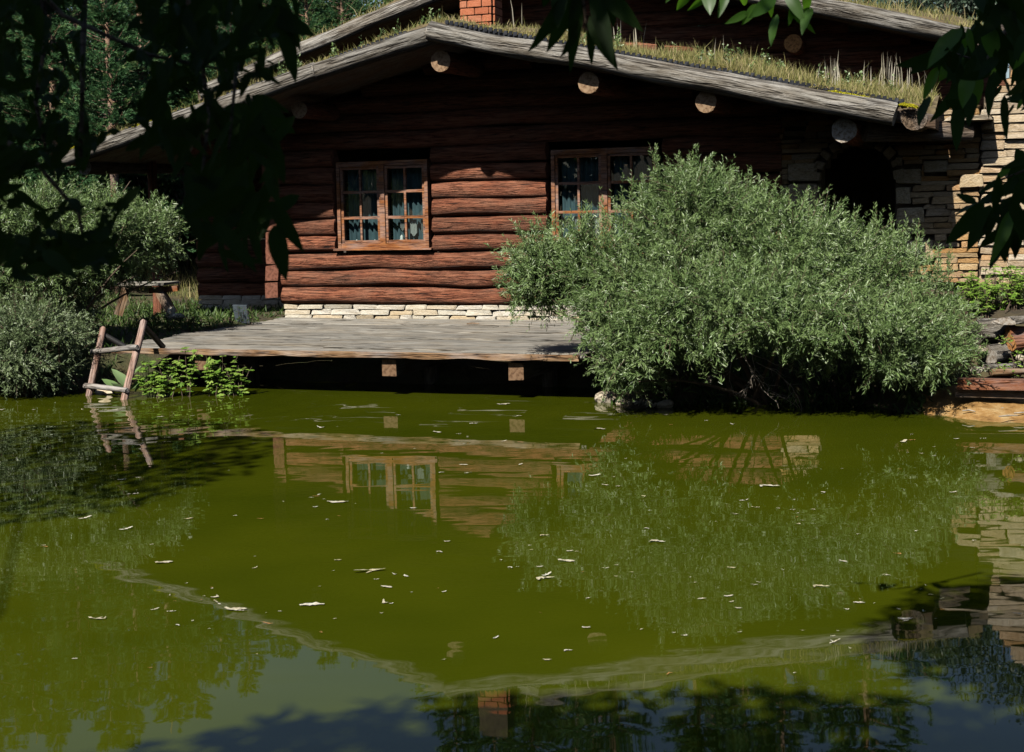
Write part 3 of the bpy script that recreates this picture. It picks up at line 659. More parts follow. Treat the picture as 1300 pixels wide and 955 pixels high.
beam('table_top', tl(150, 360.5, 18), tl(218, 359.5, 17.8), .032, .4, [M['plank'], M['plank']], table)
beam('leg', tl(201, 366, 17.8), tl(219, 398, 17.8), .10, .12, [M['edge'], M['edge']], table)
beam('leg', tl(160, 366, 18.2), tl(150, 400, 18.2), .10, .12, [M['edge'], M['edge']], table)
beam('crosspiece', tl(190, 369, 17.82), tl(226, 366, 17.82), .07, .09, [M['frame'], M['frame']], table)
def rock(px, py, d, r, label, sq=(1, .8, .8), cat='rock', group=None, mat='rock'):
    p_ = at_d(px, py, d); o = link('rock', rock_mesh('rock', r, M[mat], sq)); o.location = p_; o.rotation_euler = (random.uniform(-.3, .3), random.uniform(-.3, .3), random.uniform(0, 6)); return tag(o, label, cat, group)
rock(217, 398, 17.6, .09, 'upright pale stone at the foot of the garden table leg', (.6, .7, 1.1), mat='white_stone')
rock(227, 402, 17.5, .075, 'low rounded pale stone right of the garden table leg', (1.2, .8, .6), mat='white_stone')
rock(133, 497, 14.9, .09, 'low cream stone at the waterline between the ladder poles', (1.3, .8, .6), mat='white_stone')
pb = at_d(307, 404, 18.3); sheet = MB(); sheet.box((0, 0, .12), (.115, .012, .12), Matrix.Rotation(.22, 3, 'X')); sheet = sheet.build('leaning_board', M['board_grey']); sheet.location = Vector((pb[0], pb[1], gz(pb[0], pb[1])+.02)); sheet.rotation_euler.z = -TH-.15
tag(sheet, 'bluish grey board leaning by the stone base left of the cabin corner', 'board')
for (x_, y_, hh_, lb_) in ((455, 303, .05, 'small white figurine at the left end of the left window sill'), (478, 306, .045, 'small white figurine left of the mullion in the left window'), (512, 299, .10, 'tall white vase standing right of the left window mullion'), (541, 306, .05, 'small white ornament at the right end of the left window sill')):
    u_, _, z_ = at_v(x_, y_, -.06); mb = MB(); zs = [0, .3, .55, .75, 1]; rs = [.6, .8, .45, .5, .15]
    mb.tube([(0, 0, hh_*q) for q in zs], [hh_*.45*q for q in rs], 10)
    o = mb.build('figurine' if hh_ < .08 else 'vase', M['china'], smooth=True); o.location = hw(u_, -.012, 1.425); tag(o, lb_, 'ornament')
st = MB(); st.tube([(-.07, 0, 0), (0, .01, .004), (.08, -.005, 0)], [.008, .012, .006], 6); st = st.build('stick', M['edge']); p_ = at_z(600, 411, DZ+.012); st.location = p_; tag(st, 'short brown stick lying on the deck planks', 'stick')

# ------------------------------------------------------------------ bushes
def bush(name, label, cat, lobes, n_shoots, leaves_per, leafL, leafW, mat, base_px, base_d, up=.35, group=None, rng=RNG, spikes=(), droop=.35, stem_n=26, inner=.45):
    bp = at_d(*base_px, base_d); zg = gz(bp[0], bp[1]); base = np.array([bp[0], bp[1], zg])
    t = thing(name, label, cat, Vector(base), 0, group)
    C = []; R = []; wts = []
    for (px, py, rx, ry, d, rd) in lobes:
        C.append(at_d(px, py, d)); R.append((rx*d/FPX, rd, ry*d/FPX)); wts.append(rx*ry)
    C = np.array(C); R = np.array(R); wts = np.array(wts, float); wts /= wts.sum()
    li = rng.choice(len(C), n_shoots, p=wts); dr = unit(rng.normal(size=(n_shoots, 3)))
    sc = np.cbrt(rng.uniform(inner**3, 1.06**3, n_shoots))[:, None]
    E = C[li] + dr*R[li]*sc
    E[:, 2] = np.maximum(E[:, 2], .03)
    sd_ = unit(dr*.75 + rng.normal(0, .42, (n_shoots, 3)) + np.array([0, -.1, 1])*up*(dr[:, 2:3] > -.35) + np.array([0, 0, -1])*droop*(dr[:, 2:3] < -.35))
    ln_ = rng.uniform(.28, .62, (n_shoots, 1)); root = E - sd_*ln_*.75 - dr*.12
    e2 = E + sd_*ln_*.25; ctrl = (root+e2)*.5 + rng.normal(0, .05, (n_shoots, 3)) - sd_*0 + np.array([0, 0, .03])
    if len(spikes):
        sp = []; 
        for (px, py, d, lean) in spikes:
            tip = at_d(px, py, d); sp.append(tip)
        sp = np.array(sp); k_ = len(sp); E_ = sp; rt = sp + np.stack([rng.normal(0, .06, k_), rng.normal(0, .05, k_), -rng.uniform(.5, .7, k_)], 1)
        root = np.concatenate([root, rt]); e2 = np.concatenate([e2, sp]); ctrl = np.concatenate([ctrl, (rt+sp)/2+rng.normal(0, .02, (k_, 3))]); n_shoots += k_
    T = rng.uniform(.12, 1.0, (n_shoots, leaves_per)); T[:, 0] = 1.0; T = T[..., None]
    P = (1-T)**2*root[:, None] + 2*T*(1-T)*ctrl[:, None] + T*T*e2[:, None]
    D = unit(2*(1-T)*(ctrl-root)[:, None] + 2*T*(e2-ctrl)[:, None])
    side = unit(np.cross(D, rng.normal(size=D.shape))); ang = rng.uniform(.35, 1.05, T.shape)
    LD = D*np.cos(ang)+side*np.sin(ang)
    tl_ = rng.uniform(0, .6, (n_shoots, 1))+rng.uniform(0, .4, (n_shoots, leaves_per))
    P = P.reshape(-1, 3); LD = LD.reshape(-1, 3); nL = len(P); sz = rng.uniform(.65, 1.25, nL)*(1.15-.5*T.reshape(-1)**4)
    V, F, tn = leaf_arrays(P, LD, leafL*sz, leafW*sz*rng.uniform(.8, 1.3, nL), np.clip(tl_.reshape(-1), 0, 1), .10, rng, (-.25, -.65, .75))
    link('foliage', np_mesh('foliage', V-base, F, M[mat], tn), t)
    mb = MB()
    for i in range(stem_n):
        q = (1-np.linspace(0, 1, 6)[:, None])**2*base + 0
        j = rng.integers(len(C)); e_ = C[j] + rng.normal(size=3)*R[j]*.5; b0 = base + rng.normal(0, .12, 3)*[1.6, 1, 0] - [0, 0, .1]; c_ = (b0+e_)/2+[0, 0, .25]
        tt_ = np.linspace(0, 1, 7)[:, None]; pts = (1-tt_)**2*b0+2*tt_*(1-tt_)*c_+tt_**2*e_
        mb.tube([Vector(x_-base) for x_ in pts], list(np.linspace(.022, .005, 7)), 6)
    # the thin shoots themselves, every sixth
    for i in range(0, n_shoots, 6):
        tt_ = np.linspace(.3, 1, 4)[:, None]; pts = (1-tt_)**2*root[i]+2*tt_*(1-tt_)*ctrl[i]+tt_**2*e2[i]
        mb.tube([Vector(x_-base) for x_ in pts], [.004, .0035, .003, .002], 3, False)
    mb.build('stem', M['stem'], t)
    return t
spk = [(832, 186, 13.2, 0), (845, 196, 13.2, 0), (875, 197, 13.2, 0), (884, 185, 13.1, 0), (802, 218, 13.2, 0), (817, 225, 13.2, 0), (776, 243, 13.1, 0), (735, 262, 13.1, 0), (744, 255, 13.1, 0), (725, 268, 13.1, 0), (905, 205, 13.2, 0), (930, 214, 13.2, 0), (955, 212, 13.2, 0), (963, 222, 13.1, 0), (985, 228, 13.1, 0), (1048, 258, 13, 0), (1060, 250, 13, 0), (1085, 262, 13, 0), (1110, 258, 13, 0), (1130, 262, 13, 0), (1150, 270, 12.9, 0), (1188, 318, 12.9, 0), (1205, 315, 12.9, 0), (870, 210, 13.1, 0), (1000, 240, 13, 0), (1020, 246, 13, 0), (675, 285, 13.1, 0), (690, 290, 13.1, 0)]
RB = [(880, 300, 105, 85, 13.3, .75), (985, 330, 130, 82, 13.0, .8), (1085, 365, 110, 82, 12.9, .75), (1160, 420, 82, 66, 12.6, .6), (845, 375, 105, 75, 12.9, .7), (695, 335, 62, 52, 13.4, .45), (688, 365, 55, 38, 13.4, .4), (760, 340, 70, 66, 13.3, .5), (765, 395, 52, 55, 13.0, .45),
      (800, 430, 62, 52, 12.6, .5), (950, 380, 150, 50, 12.3, .6), (1090, 405, 95, 40, 12.1, .6), (850, 425, 50, 34, 12.4, .45), (1180, 450, 60, 36, 12.2, .45), (1120, 462, 32, 26, 12.0, .3), (1000, 415, 80, 26, 12.0, .4), (1040, 440, 45, 18, 12.2, .3), (800, 470, 45, 26, 12.6, .35), (900, 435, 22, 26, 12.1, .2), (880, 250, 60, 45, 13.3, .4)]
bush('willow_bush', 'big rounded grey-green willow bush spreading over the right end of the deck', 'bush', RB, 5600, 56, .052, .0088, 'willow', (960, 500), 13.2, spikes=spk+[(x_+random.gauss(0, 9), y_+random.gauss(6, 7), d_+random.gauss(0, .15), 0) for (x_, y_, d_, q_) in spk*3], stem_n=9)
LBU = [(40, 275, 75, 45, 16.0, .7), (120, 290, 75, 50, 16.2, .7), (192, 298, 44, 46, 16.6, .5), (60, 340, 90, 50, 15.9, .7), (-40, 320, 80, 80, 16, .8), (125, 345, 40, 26, 16.4, .4), (165, 335, 34, 24, 16.3, .3)]
spl = [(30, 225, 16, 0), (38, 222, 16, 0), (55, 210, 16, 0), (59, 215, 16, 0), (80, 230, 16, 0), (90, 212, 16.1, 0), (97, 222, 16.1, 0), (118, 226, 16.1, 0), (135, 220, 16.2, 0), (148, 232, 16.2, 0), (170, 240, 16.4, 0), (190, 255, 16.6, 0), (205, 262, 16.6, 0), (14, 230, 16, 0)]
bush('willow_bush', 'tall grey-green willow bush left of the cabin under the hanging dark leaves', 'bush', LBU, 2600, 46, .06, .010, 'willow', (60, 420), 16.2, spikes=spl)
LBL = [(35, 425, 70, 45, 14.9, .5), (88, 440, 34, 36, 15.7, .35), (20, 465, 60, 28, 14.7, .4), (-40, 440, 60, 55, 15, .5), (100, 400, 30, 22, 16, .3), (62, 472, 38, 18, 14.9, .25)]
bush('shoreline_bush', 'low dense dark green bush at the waterline left of the ladder', 'bush', LBL, 1900, 42, .045, .011, 'willow_dark', (50, 490), 15.1)
# bare pale roots and twigs hanging under the big bush
rt = at_d(945, 440, 12.1); rb_ = thing('bare_twigs', 'bare pale twigs hanging below the big willow bush', 'twigs', Vector(rt)); mb = MB()
def twig(p_, d_, L, r_, depth):
    pts = [p_]; 
    for _ in range(4):
        d_ = (d_ + np.array([random.gauss(0, .22), random.gauss(0, .15), random.gauss(-.05, .16)])); d_ = d_/np.linalg.norm(d_); pts.append(pts[-1]+d_*L/4)
    mb.tube([Vector(q-rt) for q in pts], list(np.linspace(r_, r_*.5, 5)), 5, False)
    if depth:
        for _ in range(3): i = random.randint(1, 4); twig(pts[i], d_+np.array([random.gauss(0, .6), random.gauss(0, .3), random.gauss(0, .35)]), L*.55, r_*.6, depth-1)
for (x_, y_, dx, dz, L) in ((930, 445, -.25, -1, .45), (945, 450, .05, -1, .48), (955, 445, .15, -1, .42), (945, 455, .3, -.9, .4), (950, 448, 1.0, -.75, .45), (960, 460, 1.1, -.5, .5), (925, 470, -.9, -.3, .25)):
    twig(at_d(x_, y_, 12.5), np.array([dx, .1, dz]), L*.8, .0045, 2)
mb.build('twig', M['pale_twig'], rb_)
for (x_, y_, r_, lb_) in ((770, 503, .085, 'cream rock at the waterline below the left edge of the big bush'), (790, 508, .05, 'small cream rock just right of the waterline rock under the bush'), (845, 510, .06, 'narrow tan rock in the water under the big bush')):
    p_ = at_z(x_, y_+6, .01); o = link('rock', rock_mesh('rock', r_, M['rock'], (1.3, .8, .8))); o.location = Vector(p_)+Vector((0, 0, r_*.3)); tag(o, lb_, 'rock')
# fallen pale leaves on the bank under the bush
P = np.array([at_d(random.gauss(835, 16), random.gauss(485, 14), 13.0) for _ in range(160)]); P[:, 2] = ground_z(P[:, 0], P[:, 1])+.03
V, F, t = leaf_arrays(P, RNG.normal(size=P.shape)*[1, 1, .4], .045, .02, RNG.uniform(0, 1, len(P)))
tag(link('leaf_litter', np_mesh('leaf_litter', V, F, M['stalk'], t)), 'pale fallen leaves lying on the bank under the big bush', 'fallen leaves', kind='stuff')

# leafy plants
def leafy(name, label, cat, group, px, py, d, wpx, hpx, n_stems, n_leaf, L, mat, seed, lobes=5, ground=True):
    rng = np.random.default_rng(seed); b = at_d(px, py, d); z = gz(b[0], b[1]); base = np.array([b[0], b[1], min(max(z, -.05), b[2]) if ground else b[2]]); t = thing(name, label, cat, Vector(base), 0, group)
    wm, hm = wpx*d/FPX, hpx*d/FPX; mb = MB(); P = []; D = []
    for i in range(n_stems):
        e = base + np.array([rng.uniform(-1, 1)*wm/2, rng.uniform(-.5, .6)*wm*.35, (b[2]-base[2]) + hm*rng.uniform(.45, 1.0)]); c = base*.5+e*.5+[0, 0, hm*.25]; tt_ = np.linspace(0, 1, 6)[:, None]; b0 = base + rng.normal(0, .04, 3)*[1, 1, 0]
        pts = (1-tt_)**2*b0+2*tt_*(1-tt_)*c+tt_**2*e; mb.tube([Vector(q-base) for q in pts], list(np.linspace(.005, .002, 6)), 4, False)
        for k_ in range(n_leaf):
            s_ = rng.uniform(.15, 1); q = (1-s_)**2*b0+2*s_*(1-s_)*c+s_**2*e; h_ = np.array([rng.normal(), rng.normal()-.5, rng.normal(0, .35)-.05]); h_ /= np.linalg.norm(h_)
            sd = np.cross(h_, [0, 0, 1]); sd /= np.linalg.norm(sd)
            for a_ in np.linspace(-1.1, 1.1, lobes): P.append(q + h_*.02); D.append(h_*math.cos(a_)+sd*math.sin(a_)+[0, 0, -.12])
    P, D = np.array(P), np.array(D); nL = len(P); sc = np.repeat(rng.uniform(.7, 1.3, nL//lobes), lobes)*np.tile(1-.35*np.abs(np.linspace(-1, 1, lobes)), nL//lobes)
    tn = np.repeat(rng.uniform(0, 1, nL//lobes), lobes)
    # leaflets lie in one plane: face upward and towards the light
    D = unit(D); S_ = unit(np.cross(D, np.array([.0, -.35, 1.])+rng.normal(0, .2, (nL, 3)))); Nn = np.cross(S_, D); Nn = np.where(Nn[:, 2:3] < 0, -Nn, Nn); LL = (L*sc)[:, None]; mdl = P+D*LL*.5
    V = np.stack([P, mdl+S_*LL*.22-Nn*LL*.05, P+D*LL-Nn*LL*.12, mdl-S_*LL*.22-Nn*LL*.05], 1).reshape(-1, 3); i = np.arange(nL)*4
    F = np.concatenate([np.stack([i, i+1, i+2], 1), np.stack([i, i+2, i+3], 1)])
    tag(link('leaf_cluster', np_mesh('leaf_cluster', V-base, F, M[mat], np.repeat(tn, 4)), t), kind='stuff'); mb.build('stem', M['stem'], t); return t
g = 'leafy plants under the deck edge'; labs = ['bright green lobed-leaf plant nearest the right ladder pole under the deck', 'second bright green plant right of the ladder under the deck edge', 'bright green plant touching the left beam end under the deck', 'lowest small bright green plant at the water right of the ladder', 'bright green plant just right of the left beam end', 'bright green plant farthest right under the deck edge', 'short bright green plant directly under the left beam end']
for i, (x_, y_, w_, h_) in enumerate(((190, 498, 50, 48), (215, 495, 50, 52), (237, 490, 50, 52), (205, 500, 40, 30), (283, 492, 50, 45), (300, 490, 46, 30), (270, 480, 30, 32))): leafy('leafy_plant', labs[i], 'plant', g, x_, y_, 14.55, w_, h_, 7, 9, .062, 'bright', 40+i)
g = 'creeping plants against the sunlit wall'; labs = ['bright green leafy creeper ' + q for q in ('above the cracked grey log', 'in the middle below the sunlit wall', 'above the split orange log', 'at the back left below the sunlit wall', 'at the back centre below the sunlit wall', 'beyond the right edge of the view', 'beside the right tip of the willow bush')]
for i, (x_, y_, w_, h_) in enumerate(((1245, 408, 55, 70), (1270, 405, 60, 72), (1295, 405, 55, 75), (1255, 400, 50, 60), (1285, 395, 50, 60), (1320, 405, 60, 70), (1230, 400, 40, 60))): leafy('leafy_creeper', labs[i], 'plant', g, x_, y_, 13.3+.12*(i % 4), w_, h_, 12, 12, .05, 'bright', 60+i, 4)
for i, (x_, y_, w_, h_) in enumerate(((1270, 472, 26, 14), (1292, 468, 24, 26), (1277, 438, 26, 14), (1288, 478, 24, 12))): leafy('small_weed', 'small green weed on the right bank, ' + ('on the lowest brown plank', 'under the split orange log', 'between the two grey logs', 'beside the rust-orange timber')[i], 'plant', 'small weeds among the right bank logs', x_, y_, 12.35, w_, h_, 5, 6, .03, 'bright', 80+i, 3, False)
g = 'low green plants beside the garden table'
for i, (x_, y_, w_, h_) in enumerate(((195, 408, 40, 18), (215, 410, 44, 16), (240, 408, 40, 16), (180, 412, 36, 18))): leafy('ground_plant', 'low green ground plant by the garden table, ' + ('second from the left', 'second from the right', 'rightmost', 'leftmost')[i], 'plant', g, x_, y_, 17.3, w_, h_, 8, 8, .05, 'broad', 90+i, 3)
for i, (x_, y_) in enumerate(((291, 402), (305, 404), (318, 405))): leafy('ground_plant', 'thin weed ' + ('left of', 'right in front of', 'right of')[i] + ' the leaning grey board', 'plant', 'weeds by the leaning board', x_, y_, 18.0, 14, 16, 5, 6, .04, 'broad', 100+i, 3)
# burdock
bb = at_z(155, 500, .05); bd = thing('burdock_plant', 'broad-leaved burdock behind the ladder rungs at the waterline', 'plant', Vector(bb))
def big_leaf(name, L, W, mat, tint, curl=.25, par=None, loc=None, rot=None, seg=7, fold=.15):
    mb = MB(); vs = []
    for i in range(seg+1):
        t = i/seg; ww = W/2*(math.sin(math.pi*min(1, t**.75))**.8 if 0 < t < 1 else 0.004); x_ = L*t; z_ = -curl*L*t*t
        for k_ in (-1, -.5, 0, .5, 1): vs.append((x_, ww*k_, z_+abs(k_)*ww*fold+.01*L*math.sin(t*16)*abs(k_)))
    fs = [(i*5+k_, i*5+5+k_, i*5+6+k_, i*5+1+k_) for i in range(seg) for k_ in range(4)]
    mb.add(vs, fs); me = mb.mesh(name, [mat], True); a = me.attributes.new('tint', 'FLOAT', 'POINT'); a.data.foreach_set('value', [tint]*len(me.vertices))
    return me
for (x_, y_, az, el, L, t_) in ((160, 492, 2.6, 1.1, .26, .9), (158, 494, .3, 1.2, .30, .5), (150, 497, 2.9, .9, .22, .3), (166, 496, .2, .9, .24, .2), (172, 498, -.2, 1.1, .2, .2), (155, 498, -1.6, .8, .26, .8)):
    o = link('leaf', big_leaf('leaf', L, L*.62, M['burdock'], t_, .35), bd); o.location = Vector(at_d(x_, y_, 14.75))-Vector(bb); o.rotation_euler = (random.uniform(-.3, .3), -el, az)

# ------------------------------------------------------------------ right bank: logs, timber edging, silt
g = 'old logs on the right bank'
def bank_log(px0, py0, px1, py1, d0, d1, r, label, mats, flat=1.0, cat='log', name='old_log'):
    a_, b_ = Vector(at_d(px0, py0, d0)), Vector(at_d(px1, py1, d1)); t = thing(name, label, cat, (a_+b_)/2); t.location.z -= r
    log('trunk_piece', a_-t.location, b_-t.location, r, r*.82, mats, t, 16, .32, bend=.03, flat=flat, rings=10); return t
bank_log(1238, 424, 1279, 418, 12.75, 12.85, .12, 'thick cracked grey log at the top left of the right bank pile', [M['grey_log'], M['grey_log']])
bank_log(1256, 451, 1288, 446, 12.55, 12.6, .078, 'knobbly grey log lying in the middle of the right bank pile', [M['grey_log'], M['grey_end']], 1.4)
bank_log(1251, 463, 1305, 460, 12.45, 12.5, .038, 'flat grey plank below the knobbly log on the right bank', [M['grey_log'], M['grey_end']], 2.0, 'plank', 'old_plank')
bank_log(1258, 472, 1300, 470, 12.35, 12.35, .032, 'narrow brown plank lowest in the right bank pile', [M['edge'], M['edge']], 2.0, 'plank', 'old_plank')
bank_log(1281, 428, 1325, 424, 12.5, 12.55, .105, 'split orange log under a grey slab at the right edge', [M['rust_wood'], M['orange_end']])
bank_log(1276, 410, 1325, 402, 12.45, 12.8, .038, 'grey slab of wood lying on the orange log at the right edge', [M['grey_log'], M['grey_end']], 3.2, 'slab', 'old_plank')
for (x_, y_, d_, r_, lb_) in ((1246, 444, 12.6, .055, 'rounded grey rock wedged below the cracked grey log on the right bank'), (1272, 436, 12.75, .05, 'tan rock between the cracked log and the split orange log'), (1240, 470, 12.4, .05, 'grey rock at the left foot of the right bank pile'), (1296, 455, 12.45, .045, 'small tan rock under the split orange log')): rock(x_, y_, d_, r_, lb_, (1.4, .9, .7))
ta, tb_ = Vector(at_d(1215, 487, 12.2)), Vector(at_d(1345, 489, 11.95)); te = thing('timber_edging', 'long rust-orange timber edging the water on the right bank', 'timber', (ta+tb_)/2); te.location.z -= .06
beam('timber', ta-te.location, tb_-te.location, .085, .14, [M['rust_wood'], M['rust_wood']], te)
beam('timber', ta-te.location+Vector((0, .05, -.085)), tb_-te.location+Vector((0, .05, -.085)), .075, .12, [M['edge'], M['edge']], te, .012)
m, n, l, p = NT('silt'); v = obj_coords(n, l, (1, 1, 1), False); a = nz(n, l, v, 6, 8, .7); c = ramp(n, [(.3, (.12, .06, .018)), (.5, (.32, .18, .06)), (.7, (.46, .33, .16))]); l.new(a, c.inputs[0]); l.new(c.outputs[0], p.inputs['Base Color']); p.inputs['Roughness'].default_value = .5; bump(n, l, a, .8, .04, p); M['silt'] = m
nu, nvv = 50, 30; vs = []
ca_, cb_ = at_z(1180, 533, 0), at_z(1400, 533, 0); cdir = Vector(cb_-ca_).normalized(); cn = Vector((cdir.y, -cdir.x, 0))
for j in range(nvv):
    for i in range(nu):
        s_, q = i/(nu-1)*1.7, j/(nvv-1)
        p_ = Vector(ca_) + cdir*s_ + cn*(-.6+1.0*q); zz = .26-.31*q**.62+.02*mnoise.noise((s_*4, q*5, 0))+.012*mnoise.noise((s_*13, q*14, 0)) - .12*float(1-sm(s_, 0, .5))
        vs.append((p_.x, p_.y, zz if q < .97 else -.08))
mb = MB(); mb.add(vs, [(j*nu+i, j*nu+i+1, (j+1)*nu+i+1, (j+1)*nu+i) for j in range(nvv-1) for i in range(nu-1)]); tag(mb.build('mud_bank', M['silt'], smooth=True), kind='structure')
for (x_, y_) in ((1238, 505), (1262, 503), (1285, 500), (1292, 512), (1255, 515), (1275, 520), (1230, 522), (1280, 528), (1250, 500), (1296, 524)):
    mb = MB(); L = random.uniform(.08, .22); mb.tube([(-L/2, 0, 0), (0, random.uniform(-.02, .02), random.uniform(0, .012)), (L/2, 0, 0)], [.005, .008, .004], 5); o = mb.build('drift_stick', M['pale_twig']); p_ = at_z(x_, y_, .06); o.location = p_; o.rotation_euler.z = random.uniform(-.7, .7); tag(o, 'thin drift stick washed up on the orange mud bank', 'stick', 'drift sticks on the mud bank')

# ------------------------------------------------------------------ trees behind the cabin
def conifer_mesh(H, seed, spread=.26, bare=0.):
    rng = np.random.default_rng(seed); P = []; D = []; LL = []; tn = []; mb = MB(); mb.tube([(0, 0, -.3), (.01, .02, H*.5), (0, 0, H)], [.02*H*.75, .011*H, .006], 8, True)
    zc = bare*H+.25
    while zc < H*.985:
        t = zc/H; R_ = H*spread*(1-t)**.85+.12; nb = rng.integers(7, 10)
        for _ in range(nb):
            az = rng.uniform(0, 6.28); L = R_*rng.uniform(.6, 1.15); d_ = np.array([math.cos(az), math.sin(az), rng.uniform(-.05, .3)+.35*t]); d_ /= np.linalg.norm(d_); sag = rng.uniform(.05, .22)
            b0 = np.array([0, 0, zc+rng.uniform(-.08, .08)]); tt_ = np.linspace(0, 1, 5); pts = [b0 + d_*L*q + np.array([0, 0, -sag*L*q*(1-q)*2]) for q in tt_]
            mb.tube([Vector(q) for q in pts], list(np.linspace(.012, .003, 5)), 4, False, 0)
            side = np.cross(d_, [0, 0, 1]); nt = int(5+L*9)
            for k_ in range(nt):
                q = rng.uniform(.2, 1); o_ = b0 + d_*L*q + np.array([0, 0, -sag*L*q*(1-q)*2]); s_ = rng.choice([-1, 1]); td = d_*rng.uniform(.5, 1)+side*s_*rng.uniform(.3, .9)+np.array([0, 0, rng.uniform(-.25, .25)]); td /= np.linalg.norm(td); tl_ = L*(1.05-q)*rng.uniform(.35, .6)+.1
                m_ = int(tl_*120)+10; f_ = rng.uniform(0, 1, m_); P.append(o_+td*(f_*tl_)[:, None]); dd = td*rng.uniform(.6, 1.2, (m_, 1))+unit(rng.normal(size=(m_, 3)))*.55; D.append(dd); LL.append(rng.uniform(.05, .085, m_)); tn.append(np.full(m_, rng.uniform(.0, .8))+f_*.2)
        zc += rng.uniform(.14, .26)
    P = np.concatenate(P); D = np.concatenate(D); LL = np.concatenate(LL); tn = np.clip(np.concatenate(tn), 0, 1)
    V, F, t = leaf_arrays(P, D, LL, .013, tn, .02, rng)
    return np_mesh('crown', V, F, M['needle'], t), mb.mesh('trunk', [M['pine_bark']], True)
variants = [conifer_mesh(6.2, 1), conifer_mesh(5.6, 2, .3), conifer_mesh(7.2, 3, .24), conifer_mesh(6.0, 4, .22, .42)]
def conifer(px, d, top, var, label, group=None):
    p_ = at_d(px, 200, d); z = gz(p_[0], p_[1]); H0 = (6.2, 5.6, 7.2, 6.0)[var]; t = thing('conifer_tree', label, 'tree', Vector((p_[0], p_[1], z)), random.uniform(0, 6), group); s_ = max(.4, (top-z)/H0)
    for nm, me in zip(('crown', 'trunk'), variants[var]):
        o = link(nm, me, t); o.scale = (s_, s_, s_)
g = 'young conifers on the slope behind the cabin'
conifer(143, 22.5, 6.1, 3, 'conifer with a bare tan trunk showing above the left roof edge', g)
front = ((-130, 25, 8.4, 0), (-60, 23, 7.4, 0), (5, 24, 7.3, 1), (70, 23, 6.6, 2), (105, 26, 8.2, 0), (185, 25, 7.6, 1), (200, 27, 7.8, 2), (255, 26, 7.0, 0), (300, 25, 6.0, 1), (345, 27, 6.9, 2), (395, 26, 6.7, 0), (440, 28, 7.2, 1))
words = ('beyond the left edge of the view, outermost', 'just beyond the left edge of the view', 'at the left edge', 'second in from the left edge', 'just left of the bare tan trunk', 'just right of the bare tan trunk', 'above the pale shrubs by the left roof edge', 'right of the pale shrubs', 'behind the hanging black leaves, left one', 'behind the hanging black leaves, middle one', 'behind the upper left roof log', 'behind the upper roof log, rightmost of the row')
for (px, d, top, var), wd in zip(front, words): conifer(px, d, top, var, 'dark green young conifer ' + wd, g)
for (px, d, top, var), wd in zip(((-200, 27, 9.2, 2), (-20, 32, 10.6, 2), (30, 29, 9.4, 2), (130, 30, 9.8, 0), (220, 31, 9.6, 1), (60, 27, 8.0, 1), (290, 28, 7.9, 0), (330, 28, 7.2, 2), (380, 33, 8.4, 1)), ('leftmost', 'second from the left', 'third from the left', 'right behind the bare tan trunk', 'behind the pale shrubs', 'just left of the thin hanging stem', 'behind the densest black leaves', 'behind the hanging black leaves', 'behind the upper roof log')): conifer(px, d, top, var, 'taller conifer in the back row of the slope, ' + wd, g)
def broad_tree(px, d, top, r, label, group, seed, mat='blue_broad', n_=9000, leafL=.09):
    rng = np.random.default_rng(seed); p_ = at_d(px, 200, d); z = gz(p_[0], p_[1]); H = top-z; t = thing('broadleaf_tree', label, 'tree', Vector((p_[0], p_[1], z)), 0, group)
    mb = MB(); mb.tube([(0, 0, -.3), (.1*r/1.5, 0, H*.35), (0, .1*r/1.5, H*.7)], [.07*r, .05*r, .025*r], 8); cl_ = []
    for i in range(26):
        d_ = unit(rng.normal(size=3)); c_ = np.array([d_[0]*r*.75, d_[1]*r*.75, H*.62+d_[2]*H*.32]); cl_.append(c_); b0 = np.array([0, 0, H*rng.uniform(.2, .6)]); mb.tube([Vector(b0), Vector((b0+c_)/2+[0, 0, -.1]), Vector(c_)], [.035, .02, .008], 5, False)
    cl_ = np.array(cl_); ci = rng.integers(0, len(cl_), n_); P = cl_[ci]+unit(rng.normal(size=(n_, 3)))*(r*.38*np.cbrt(rng.uniform(.1, 1, n_)))[:, None]
    V, F, tn = leaf_arrays(P, rng.normal(size=(n_, 3))+[0, 0, -.3], leafL*rng.uniform(.7, 1.3, n_), leafL*.5, np.clip(rng.uniform(0, .5, len(cl_))[ci]+rng.uniform(0, .5, n_), 0, 1), .1, rng)
    link('crown', np_mesh('crown', V, F, M[mat], tn), t); mb.build('trunk', M['bark'], t, smooth=True)
labs = ['bluish green broadleaf tree ' + q for q in ('behind the tip of the upper right roof log', 'behind the right hanging leaves above the pale wall', 'just beyond the right edge of the view', 'behind the roof left of the upper right log tip', 'farthest beyond the right edge of the view')]; g = 'broadleaf trees behind the right end of the roof'
for i, (px, d, top, r) in enumerate(((1215, 25, 6.3, 1.5), (1285, 24, 6.8, 1.6), (1350, 23, 6.5, 1.6), (1165, 29, 6.0, 1.6), (1420, 24, 6.5, 1.8))): broad_tree(px, d, top, r, labs[i], g, 20+i)
labs = ['small pale-leaved shrub on the slope, ' + q for q in ('close above the left roof log', 'leftmost beside the bare tan trunk', 'rightmost behind the black leaves', 'highest of the group')]; g = 'pale shrubs behind the left roof edge'
for i, (px, py, d, r) in enumerate(((232, 138, 24.5, .28), (192, 150, 24.5, .34), (265, 118, 25, .28), (208, 122, 25.5, .4))):
    p_ = at_d(px, py, d); broad_tree(px, d, p_[2]+r*1.2, r*1.6, labs[i], g, 30+i, 'broad', 1500, .06)
